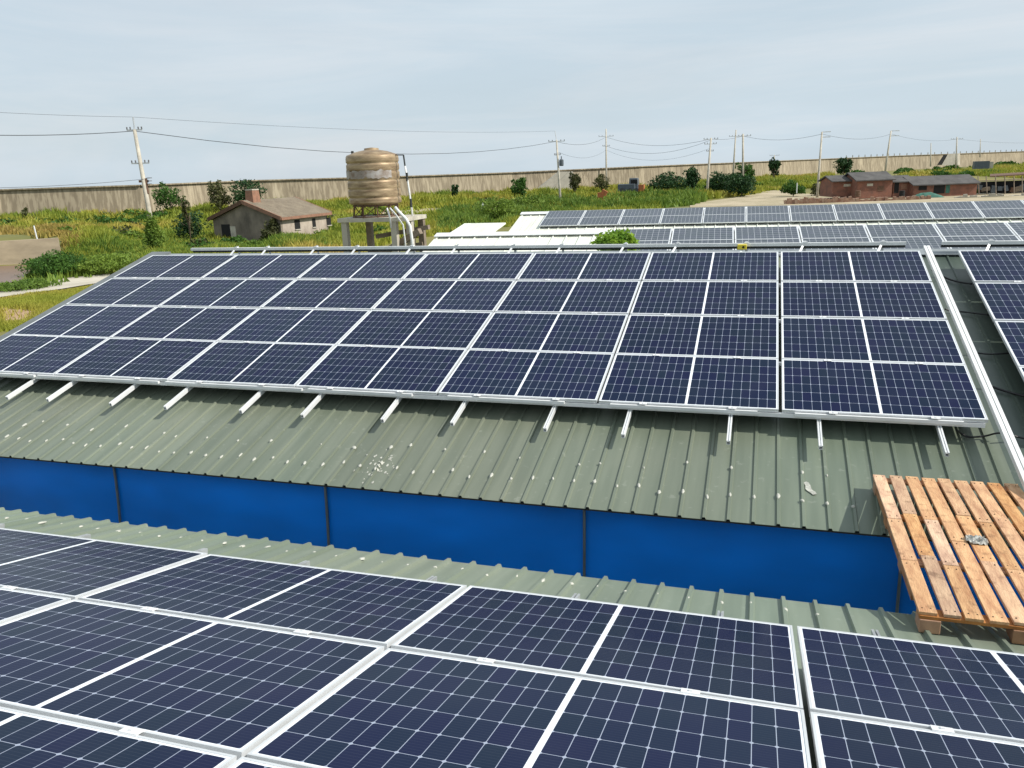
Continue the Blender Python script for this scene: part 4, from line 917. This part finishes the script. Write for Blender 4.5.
MB().tube(P[1:], 0.035, 8).obj('pipe', 'white', t, smooth=True); MB().tube(P[:2], 0.03, 8).obj('rod', 'dark', t)
for q_ in (P[2], P[3]): MB().tube([q_ + Vector((0, 0, .15)), q_ - Vector((0, 0, .15))], 0.045, 8).obj('joint', 'dark', t)
MB().tube([P[0], atY(393, 155, TY)], 0.02, 6).obj('arm', 'dark', t)
# wooden timbers stacked behind stand at right
# ------------------------------------------------------------------ old house
_h = atZ(280, 219, -3.75); hc = Vector((_h.x, _h.y, 0)); view = Vector((-.548, .837, 0)); lat = Vector((.837, .548, 0)); ph = R_(52)
u1 = lat * math.cos(ph) + view * math.sin(ph); u2 = -lat * math.sin(ph) + view * math.cos(ph)
len1, len2 = 8.0, 8.4; ze, zp = -3.75, -2.2
hs = thing('old_house', 'abandoned tile roofed house with a dark gable and small windows', 'house', (hc.x, hc.y, GZ))
def HP(a_, b__, z): q_ = hc + u1 * a_ + u2 * b__; return Vector((q_.x, q_.y, z))
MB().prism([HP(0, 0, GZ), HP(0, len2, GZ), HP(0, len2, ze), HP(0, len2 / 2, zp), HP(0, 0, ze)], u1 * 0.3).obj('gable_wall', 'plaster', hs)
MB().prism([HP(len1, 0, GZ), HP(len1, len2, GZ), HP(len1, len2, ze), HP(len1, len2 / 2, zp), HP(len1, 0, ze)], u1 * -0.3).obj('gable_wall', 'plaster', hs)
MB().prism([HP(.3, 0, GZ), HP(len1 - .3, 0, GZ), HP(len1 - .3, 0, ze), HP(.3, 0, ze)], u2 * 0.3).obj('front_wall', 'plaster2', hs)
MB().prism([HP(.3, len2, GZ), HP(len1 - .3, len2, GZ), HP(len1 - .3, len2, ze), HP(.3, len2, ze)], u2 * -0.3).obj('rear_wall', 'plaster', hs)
slope = (zp - ze) / (len2 / 2); ov = .35
for s_ in (0, 1):
    b0, b1 = (-ov, len2 / 2) if s_ == 0 else (len2 + ov, len2 / 2)
    z0_ = ze - ov * slope + .1
    rf = MB().prism([HP(-.3, b0, z0_), HP(len1 + .3, b0, z0_), HP(len1 + .3, b1, zp + .1), HP(-.3, b1, zp + .1)], (0, 0, .16)).obj('roof', 'tile', hs)
    mb = MB()
    for k in range(26):
        a_ = -.25 + k * (len1 + .5) / 25; mb.tube([HP(a_, b0, z0_ + .18), HP(a_, b1, zp + .28)], 0.07, 6)
    mb.obj('tile_rows', 'tile', hs)
    for a_ in (-.32, len1 + .32): MB().bar(HP(a_, b0, z0_ + .1), HP(a_, b1, zp + .18), .12, .36).obj('verge', 'brickor' if s_ == 0 else 'rust', hs)
    if s_ == 0: MB().bar(HP(-.3, b0 - .03, z0_ + .05), HP(len1 + .3, b0 - .03, z0_ + .05), .12, .26).obj('eave_board', 'brickor', hs)
ch = HP(1.2, len2 / 2 - .2, zp)
MB().box(ch + Vector((0, 0, .5)), (1.2, 1.0, 1.5), Matrix((u1, u2, Vector((0, 0, 1)))).transposed(), tap=.85).obj('chimney', 'brickor', hs)
MB().box(ch + Vector((0, 0, 1.32)), (1.0, .9, .12), Matrix((u1, u2, Vector((0, 0, 1)))).transposed()).obj('chimney_cap', 'polec', hs)
for a_, w_, h_ in ((2.2, .9, .95), (5.2, .6, .9), (7.8, .8, .8)):
    w1 = MB().prism([HP(a_, -.02, -4.95), HP(a_ + w_, -.02, -4.95), HP(a_ + w_, -.02, -4.95 + h_), HP(a_, -.02, -4.95 + h_)], u2 * 0.06).obj('window', 'black', hs)
    o = MB().bar(HP(a_ - .05, -.05, -4.98), HP(a_ + w_ + .05, -.05, -4.98), .10, .08).obj('sill', 'polec'); o.parent = w1
MB().prism([HP(-.02, 6.3, GZ), HP(-.02, 7.4, GZ), HP(-.02, 7.4, -4.2), HP(-.02, 6.3, -4.2)], u1 * .06).obj('doorway', 'black', hs)
MB().prism([HP(-.05, 5.6, GZ), HP(-.05, 6.25, GZ), HP(-.05, 6.25, -4.4), HP(-.05, 5.6, -4.4)], u1 * .05).obj('door_board', 'polec', hs)
c = HP(-.3, .6, -4.8); iv2 = thing('creeper', 'green creeper on the near corner of the old house', 'creeper', (c.x, c.y, GZ)); leaves((c.x, c.y, c.z), (.9, .9, 1.3), 1100, .14, 'leaf_olive', 'foliage', iv2)

# ------------------------------------------------------------------ brick buildings at right
def brick(x0, x1, yb, ywall, yridge, name, lab, wallm, roofm, D=118, depth=6.0, openings=(), extra=()):
    A, B = atD(x0, yb, D), atD(x1, yb, D); B.z = A.z = min(A.z, B.z) - .2
    ztop = atD((x0 + x1) / 2, ywall, D).z; zri = atD((x0 + x1) / 2, yridge, D + depth / 2).z
    d = (B - A).normalized(); n_ = Vector((-d.y, d.x, 0)) 
    t = thing(name, lab, 'building', tuple((A + B) / 2))
    ln = (B - A).length
    def Q(a_, b_, z): q_ = A + d * a_ + n_ * b_; return Vector((q_.x, q_.y, z))
    MB().prism([Q(0, 0, A.z), Q(ln, 0, A.z), Q(ln, 0, ztop), Q(0, 0, ztop)], n_ * .3).obj('front_wall', wallm, t)
    MB().prism([Q(0, depth, A.z), Q(ln, depth, A.z), Q(ln, depth, ztop), Q(0, depth, ztop)], n_ * -.3).obj('rear_wall', wallm, t)
    for a_, s_ in ((0, 1), (ln, -1)): MB().prism([Q(a_, .3, A.z), Q(a_, depth - .3, A.z), Q(a_, depth - .3, ztop), Q(a_, depth / 2, zri - .1), Q(a_, .3, ztop)], d * .3 * s_).obj('gable_wall', wallm, t)
    for b0, b1 in ((-.4, depth / 2), (depth + .4, depth / 2)):
        MB().prism([Q(-.3, b0, ztop - .1), Q(ln + .3, b0, ztop - .1), Q(ln + .3, b1, zri), Q(-.3, b1, zri)], (0, 0, .15)).obj('roof', roofm, t)
    for xa, xb, ya, yb_, nm, mm_ in openings:
        ka, kb = (xa - x0) / (x1 - x0) * ln, (xb - x0) / (x1 - x0) * ln; za, zb = atD((xa + xb) / 2, yb_, D).z, atD((xa + xb) / 2, ya, D).z
        MB().prism([Q(ka, -.04, za), Q(kb, -.04, za), Q(kb, -.04, zb), Q(ka, -.04, zb)], n_ * .06).obj(nm, mm_, t)
    return t
brick(832, 853, 195, 181, 176, 'brick_house', 'small red brick house with dark roof, leftmost of the brick buildings', 'brick', 'slate', 121, 5, [(843, 850, 184, 186.5, 'window', 'polec')])
brick(856, 891.5, 196, 180, 172.5, 'brick_house', 'taller red brick house with dark tiled roof in the middle left of the row', 'brick', 'slate', 119, 6, [(866, 872, 183.5, 186, 'window', 'polec'), (877, 883, 186, 191, 'window', 'rust')])
brick(892.5, 912, 196, 181.5, 176, 'brick_house', 'brick house with a dark doorway, joined right of the tallest one', 'brick', 'slate', 119.5, 5, [(893.5, 898, 182, 193, 'door', 'black'), (900, 906, 184, 189, 'window', 'brickor')])
brick(913, 976, 196, 184, 176, 'brick_house', 'longest low brick building with a wide dark opening', 'brick', 'slate', 118, 6, [(933, 944, 184.5, 193.5, 'door', 'black'), (945, 949, 185, 193, 'door', 'green_net'), (918, 926, 186, 190, 'window', 'black')])
for i, (x, y, s_, m_, lab) in enumerate(((927, 195, 1.0, 'green_net', 'green net heap before the wide dark opening'), (902, 194, .8, 'black', 'black drum before the middle brick house'), (858, 194, .6, 'rust', 'rusty drum between the brick houses'), (913, 197, .7, 'polec', 'pale sack before the brick buildings'))):
    P = atD(x, y, 116); mb = MB()
    if 'drum' in lab: mb.lathe(P - Vector((0, 0, .4)), [(.38, 0), (.40, .05), (.38, .35), (.41, .4), (.38, .45), (.38, .8), (.40, .85), (.36, .88)], 16)
    else:
        vs = []; fs = []; nn = 10
        for a_ in range(nn + 1):
            for b_ in range(nn + 1):
                u, v = a_ / nn * 2 - 1, b_ / nn * 2 - 1; vs.append(P + Vector((u * s_ * (2.2 if i == 0 else .8), v * s_ * .8, s_ * .75 * max(0, 1 - u * u) * max(0, 1 - v * v) + .12 * noise.noise(Vector((u * 3, v * 3, i))) - .35)))
        fs = [(a_ * (nn + 1) + b_, (a_ + 1) * (nn + 1) + b_, (a_ + 1) * (nn + 1) + b_ + 1, a_ * (nn + 1) + b_ + 1) for a_ in range(nn) for b_ in range(nn)]; mb.add(vs, fs)
    o = mb.obj('drum' if 'drum' in lab else ('net_heap' if i == 0 else 'sack'), m_); tag(o, lab, 'drum' if 'drum' in lab else 'heap')
# open scrap shed
t = thing('open_shed', 'ramshackle dark open shed of poles and scrap at the right picture edge', 'shed', tuple(atD(1000, 195, 118)))
D_ = 118
for x in (979, 987, 996, 1005, 1014, 1022, 1032): MB().tube([atD(x, 194, D_), atD(x + random.uniform(-1, 1), 176, D_)], .07, 6).obj('post', 'timber', t)
MB().prism([atD(990, 176, D_), atD(1034, 173.5, D_), atD(1034, 171.5, D_ + 6), atD(990, 174, D_ + 6)], (0, 0, -.15)).obj('roof', 'rust', t)
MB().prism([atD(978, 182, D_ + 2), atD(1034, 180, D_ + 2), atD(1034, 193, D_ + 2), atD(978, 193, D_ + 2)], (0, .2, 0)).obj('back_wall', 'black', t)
MB().bar(atD(978, 181, D_), atD(1030, 179, D_), .12, .12).obj('beam', 'timber', t)
for i in range(9):
    x = 980 + i * 6 + random.uniform(-2, 2); MB().box(atD(x, random.uniform(186, 192), D_ + .8), (random.uniform(.5, 1.3), .6, random.uniform(.4, 1.1)), Matrix.Rotation(random.uniform(-.4, .4), 3, 'Y')).obj('scrap_piece', random.choice(('timber', 'polec', 'rust', 'dark', 'vanblue')), t)
# low rubble wall in front of the brick buildings
for i, (xa, xb, y_, m_, lab) in enumerate(((784, 855, 199, 'rubble', 'low broken brick rubble wall left of the brick houses'), (856, 930, 198.5, 'rubble', 'low rubble wall in front of the middle brick houses'), (955, 1034, 196, 'conc2', 'low pale concrete wall before the open shed'))):
    if m_ == 'rubble' and 'rubble' not in MT: MT['rubble'] = mat('rubble', (0.46, 0.33, 0.24), .9, col2=(0.26, 0.13, 0.09), vscale=1.5)
    mb = MB(); D_ = 112; kk = 26
    for k in range(kk):
        x = xa + (xb - xa) * (k + .5) / kk; P = atD(x, y_ - (x - xa) * .02, D_); ww = (xb - xa) / kk / FPX * D_
        mb.box(P + Vector((0, random.uniform(-.2, .2), -.4)), (ww * 1.02, random.uniform(.5, .9), random.uniform(.4, 1.3)), Matrix.Rotation(random.uniform(-.3, .3), 3, 'Y'))
    o = mb.obj('rubble_wall', m_); tag(o, lab, 'wall')

# scrap truck and red thing near the far poles
P = atD(633, 190, 150)
t = thing('scrap_truck', 'derelict blue grey truck body standing in the weeds before the sea wall', 'truck', tuple(P))
MB().box(atD(627, 187.5, 150), (3.2, 2.0, 1.3)).obj('body', 'vanblue', t, bevel=.08)
MB().box(atD(634, 183.5, 150), (1.9, 1.9, 2.0), tap=.8).obj('cab', 'vanblue', t, bevel=.1)
MB().box(atD(634, 181.8, 149), (1.2, .1, .7)).obj('windscreen', 'black', t)
for x in (622, 630, 636): MB().tube([atD(x, 190.5, 149), atD(x, 190.5, 148.7)], .45, 14).obj('wheel', 'dark', t)
MB().box(atD(640, 188, 150), (1.6, 1.5, 1.2)).obj('orange_panel', 'orange', t)
P = atD(600.5, 195, 130); o = MB().box(P, (.9, .6, .8)).box(P + Vector((.6, 0, .35)), (.9, .5, .8), Matrix.Rotation(.5, 3, 'Y')).box(P + Vector((.3, 0, -.9)), (.12, .12, 1.2)).obj('orange_scrap', 'orange'); tag(o, 'orange scrap piece in the weeds below the tall pole', 'scrap')
P = atD(36, 232, 70); o = MB().tube([P - Vector((0, 0, .9)), P + Vector((-.12, 0, .55))], .06, 8).obj('marker_post', 'white'); tag(o, 'thin white marker post on the bank above the pond', 'post')
P = atD(483, 207, 108); o = MB().lathe(P - Vector((0, 0, .3)), [(.2, 0), (.26, .1), (.2, .6), (.1, .8), (.02, .85)], 8).obj('white_marker', 'white'); tag(o, 'small white marker beside the track under the sea wall', 'marker')
P = atD(797, 186, 105); o = MB().tube([P - Vector((0, 0, .9)), P + Vector((0, 0, .4))], .06, 8).obj('marker_post', 'white'); tag(o, 'thin white post at the bright roadside bush', 'post')

# container on the far dike slope
P = atD(981, 165, 215); t = thing('far_container', 'small blue grey container on the grassy slope at far right', 'container', tuple(P))
MB().box(P, (3.6, 2.2, 2.0)).obj('body', 'vanblue', t); MB().box(P + Vector((2.3, 0, -.1)), (.9, 1.8, 1.7)).obj('end_door', 'conc2', t)

# ------------------------------------------------------------------ grass and weeds
def scatter(poly_px, n, size, m, name, h=(0.35, 0.8), wide=0.10, lean=0.35, blades=3, dens=True):
    """blades of real size on the terrain inside outlines seen from the roof"""
    P = []
    for x, y in poly_px:
        z = -6.0
        for _ in range(14): q_ = atZ(x, y, z); z = .5 * z + .5 * hz(q_.x, q_.y)
        P.append((q_.x, q_.y))
    P = np.array(P); lo, hi = P.min(0), P.max(0); out = []; tot = 0
    while tot < n:
        c = rng.uniform(lo, hi, (n * 3, 2)); ins = np.zeros(len(c), bool); j = len(P) - 1
        for i in range(len(P)):
            xi, yi = P[i]; xj, yj = P[j]; cnd = ((yi > c[:, 1]) != (yj > c[:, 1])) & (c[:, 0] < (xj - xi) * (c[:, 1] - yi) / (yj - yi + 1e-12) + xi); ins ^= cnd; j = i
        dd = np.hypot(c[:, 0], c[:, 1]); acc = rng.uniform(size=len(c)) < np.clip((45 / dd) ** 1.2, 0, 1)
        c = c[ins & acc]
        for B_ in BARE:
            e_ = np.zeros(len(c), bool); j = len(B_) - 1
            for i in range(len(B_)):
                xi, yi = B_[i]; xj, yj = B_[j]; e_ ^= ((yi > c[:, 1]) != (yj > c[:, 1])) & (c[:, 0] < (xj - xi) * (c[:, 1] - yi) / (yj - yi + 1e-12) + xi); j = i
            c = c[~e_ | (rng.uniform(size=len(c)) < 0.03)]
        out.append(c); tot += len(c)
        if len(c) == 0: break
    c = np.concatenate(out)[:n]; z = th(c[:, 0], c[:, 1]); dd = np.hypot(c[:, 0], c[:, 1])
    fld = np.sin(c[:, 0] * .31 + 1.7 * np.sin(c[:, 1] * .11)) * np.sin(c[:, 1] * .23 + 1.3 * np.sin(c[:, 0] * .17)) + .5 * np.sin(c[:, 0] * .9 + c[:, 1] * .7)
    hf = np.clip(0.85 + 0.55 * fld, 0.25, 1.7)
    N_ = len(c); V = []
    for b_ in range(blades):
        a_ = rng.uniform(0, 6.283, N_); sc = np.clip(dd / 55, .8, 3); hh = rng.uniform(h[0], h[1], N_) * (0.7 + .3 * sc) * hf; ww = wide * sc
        ox, oy = rng.normal(0, .18, N_) * sc, rng.normal(0, .18, N_) * sc; lx, ly = rng.normal(0, lean, N_) * hh, rng.normal(0, lean, N_) * hh
        b0 = np.stack([c[:, 0] + ox - np.cos(a_) * ww, c[:, 1] + oy - np.sin(a_) * ww, z - .05], 1); b1 = np.stack([c[:, 0] + ox + np.cos(a_) * ww, c[:, 1] + oy + np.sin(a_) * ww, z - .05], 1)
        tp = np.stack([c[:, 0] + ox + lx, c[:, 1] + oy + ly, z + hh], 1); V.append(np.stack([b0, b1, tp], 1))
    V = np.concatenate(V).reshape(-1, 3); F = np.arange(len(V)).reshape(-1, 3)
    o = np_mesh(name, V, F, m); return o
g1 = scatter([(-60, 225), (0, 219), (200, 208), (340, 201), (512, 194), (640, 188), (660, 212), (560, 220), (400, 240), (330, 262), (100, 275), (62, 248), (90, 236), (0, 236), (-60, 240)], 60000, 0, 'grass', 'meadow_grass')
tag(g1, 'yellow green meadow grass between the sea wall and the sheds', 'grass', kind='stuff')
g2 = scatter([(640, 190), (760, 179), (830, 176), (830, 188), (790, 189), (760, 194), (700, 200), (640, 205)], 16000, 0, 'grass', 'meadow_grass'); tag(g2, 'yellow grass strip below the sea wall beside the dirt road', 'grass', kind='stuff')
g3 = scatter([(900, 176), (1060, 165), (1060, 180), (960, 175), (900, 178)], 6000, 0, 'grass', 'meadow_grass'); tag(g3, 'yellow green grass on the dike slope at far right', 'grass', kind='stuff')
g4 = scatter([(-40, 299), (60, 291), (110, 282), (70, 305), (20, 330), (-40, 335)], 9000, 0, 'grass', 'lawn_grass', h=(.12, .3), wide=.05); tag(g4, 'short green and orange grass below the path at lower left', 'grass', kind='stuff')
g5 = scatter([(-60, 238), (0, 235), (50, 233), (85, 238), (80, 252), (66, 262), (64, 246), (40, 238), (0, 237)], 2500, 0, 'grass2', 'dry_grass', h=(.3, .7)); tag(g5, 'tall brownish grass on the bank above the pond', 'grass', kind='stuff')
g6 = scatter([(20, 290), (0, 281), (40, 262), (90, 252), (150, 243), (200, 243), (260, 246), (320, 240), (330, 250), (150, 268), (100, 276)], 14000, 0, 'weed', 'green_weeds', h=(.3, .7), wide=.14); tag(g6, 'bright green weeds behind the left part of the shed', 'weeds', kind='stuff')
g7 = scatter([(440, 216), (500, 208), (540, 205), (620, 198), (700, 198), (700, 205), (560, 216), (440, 235)], 12000, 0, 'weed', 'green_weeds', h=(.4, 1.0), wide=.14); tag(g7, 'green weeds behind the white roofed sheds', 'weeds', kind='stuff')
# irregular scrub: many small leafy mounds through the meadow, one ground-cover object per kind
def scrub(poly, n, m, name, lab, r=(0.5, 1.6), hgt=0.55, leaf=0.16, per=170):
    P = []
    for x, y in poly:
        z = -6.0
        for _ in range(14): q_ = atZ(x, y, z); z = .5 * z + .5 * hz(q_.x, q_.y)
        P.append((q_.x, q_.y))
    P = np.array(P); lo, hi = P.min(0), P.max(0); Vs = []; k = 0
    while k < n:
        c = rng.uniform(lo, hi)
        ins = False; j = len(P) - 1
        for i in range(len(P)):
            if ((P[i][1] > c[1]) != (P[j][1] > c[1])) and c[0] < (P[j][0] - P[i][0]) * (c[1] - P[i][1]) / (P[j][1] - P[i][1] + 1e-12) + P[i][0]: ins = not ins
            j = i
        if not ins: continue
        bad = False
        for B_ in BARE:
            e = False; j = len(B_) - 1
            for i in range(len(B_)):
                if ((B_[i][1] > c[1]) != (B_[j][1] > c[1])) and c[0] < (B_[j][0] - B_[i][0]) * (c[1] - B_[i][1]) / (B_[j][1] - B_[i][1] + 1e-12) + B_[i][0]: e = not e
                j = i
            bad |= e
        k += 1
        if bad: continue
        R = rng.uniform(*r) * (1 + .6 * rng.uniform() ** 3); z = hz(c[0], c[1]); d = rng.normal(size=(per, 3)); d /= np.linalg.norm(d, axis=1)[:, None]; d[:, 2] = np.abs(d[:, 2])
        p = np.array([c[0], c[1], z]) + d * np.array([R, R * rng.uniform(.6, 1.2), R * hgt]) * rng.uniform(.5, 1.05, (per, 1))
        a = rng.normal(size=(per, 3)); a /= np.linalg.norm(a, axis=1)[:, None]; b = np.cross(a, rng.normal(size=(per, 3))); b /= np.linalg.norm(b, axis=1)[:, None]; sz_ = leaf * rng.uniform(.6, 1.5, (per, 1)) * max(.8, np.hypot(*c) / 80)
        Vs.append(np.stack([p - a * sz_, p + b * sz_ * .5, p + a * sz_, p - b * sz_ * .5], 1).reshape(-1, 3))
    V = np.concatenate(Vs); F = np.arange(len(V)).reshape(-1, 4); o = np_mesh(name, V, F, m); return tag(o, lab, 'scrub', kind='stuff')
FIELD = [(-60, 228), (0, 222), (200, 212), (340, 206), (512, 198), (640, 192), (690, 196), (680, 204), (560, 214), (400, 238), (330, 250), (200, 250), (100, 268), (66, 262), (64, 240), (0, 234), (-60, 236)]
scrub(FIELD, 75, 'weed', 'scrub', 'bright green weed mounds scattered through the meadow')
scrub(FIELD, 65, 'leaf_mid', 'scrub', 'darker green weed mounds scattered through the meadow')
scrub(FIELD, 90, 'leaf_olive', 'scrub', 'olive brown weed mounds scattered through the meadow')
scrub([(0, 224), (120, 219), (200, 214), (200, 218), (120, 226), (0, 236)], 60, 'leaf_mid', 'scrub', 'dark green scrub along the foot of the sea wall at left')
scrub([(640, 186), (760, 179), (835, 176), (835, 190), (790, 192), (700, 194)], 60, 'leaf_mid', 'scrub', 'green scrub below the sea wall beside the dirt road')
scrub([(790, 194), (1040, 187), (1040, 193), (800, 199)], 45, 'weed', 'scrub', 'green weeds along the front of the brick buildings', r=(.3, .9), hgt=.5)
scrub([(850, 174), (1060, 162), (1060, 174), (900, 178)], 50, 'leaf_mid', 'scrub', 'green scrub behind the brick buildings at the foot of the dike', r=(.8, 2.4))
scrub([(20, 290), (0, 284), (40, 262), (100, 252), (150, 246), (150, 262), (100, 274)], 90, 'weed', 'scrub', 'bright broad leaved weeds between the pond and the shed roof', r=(.4, 1.0), leaf=.13)
finish()
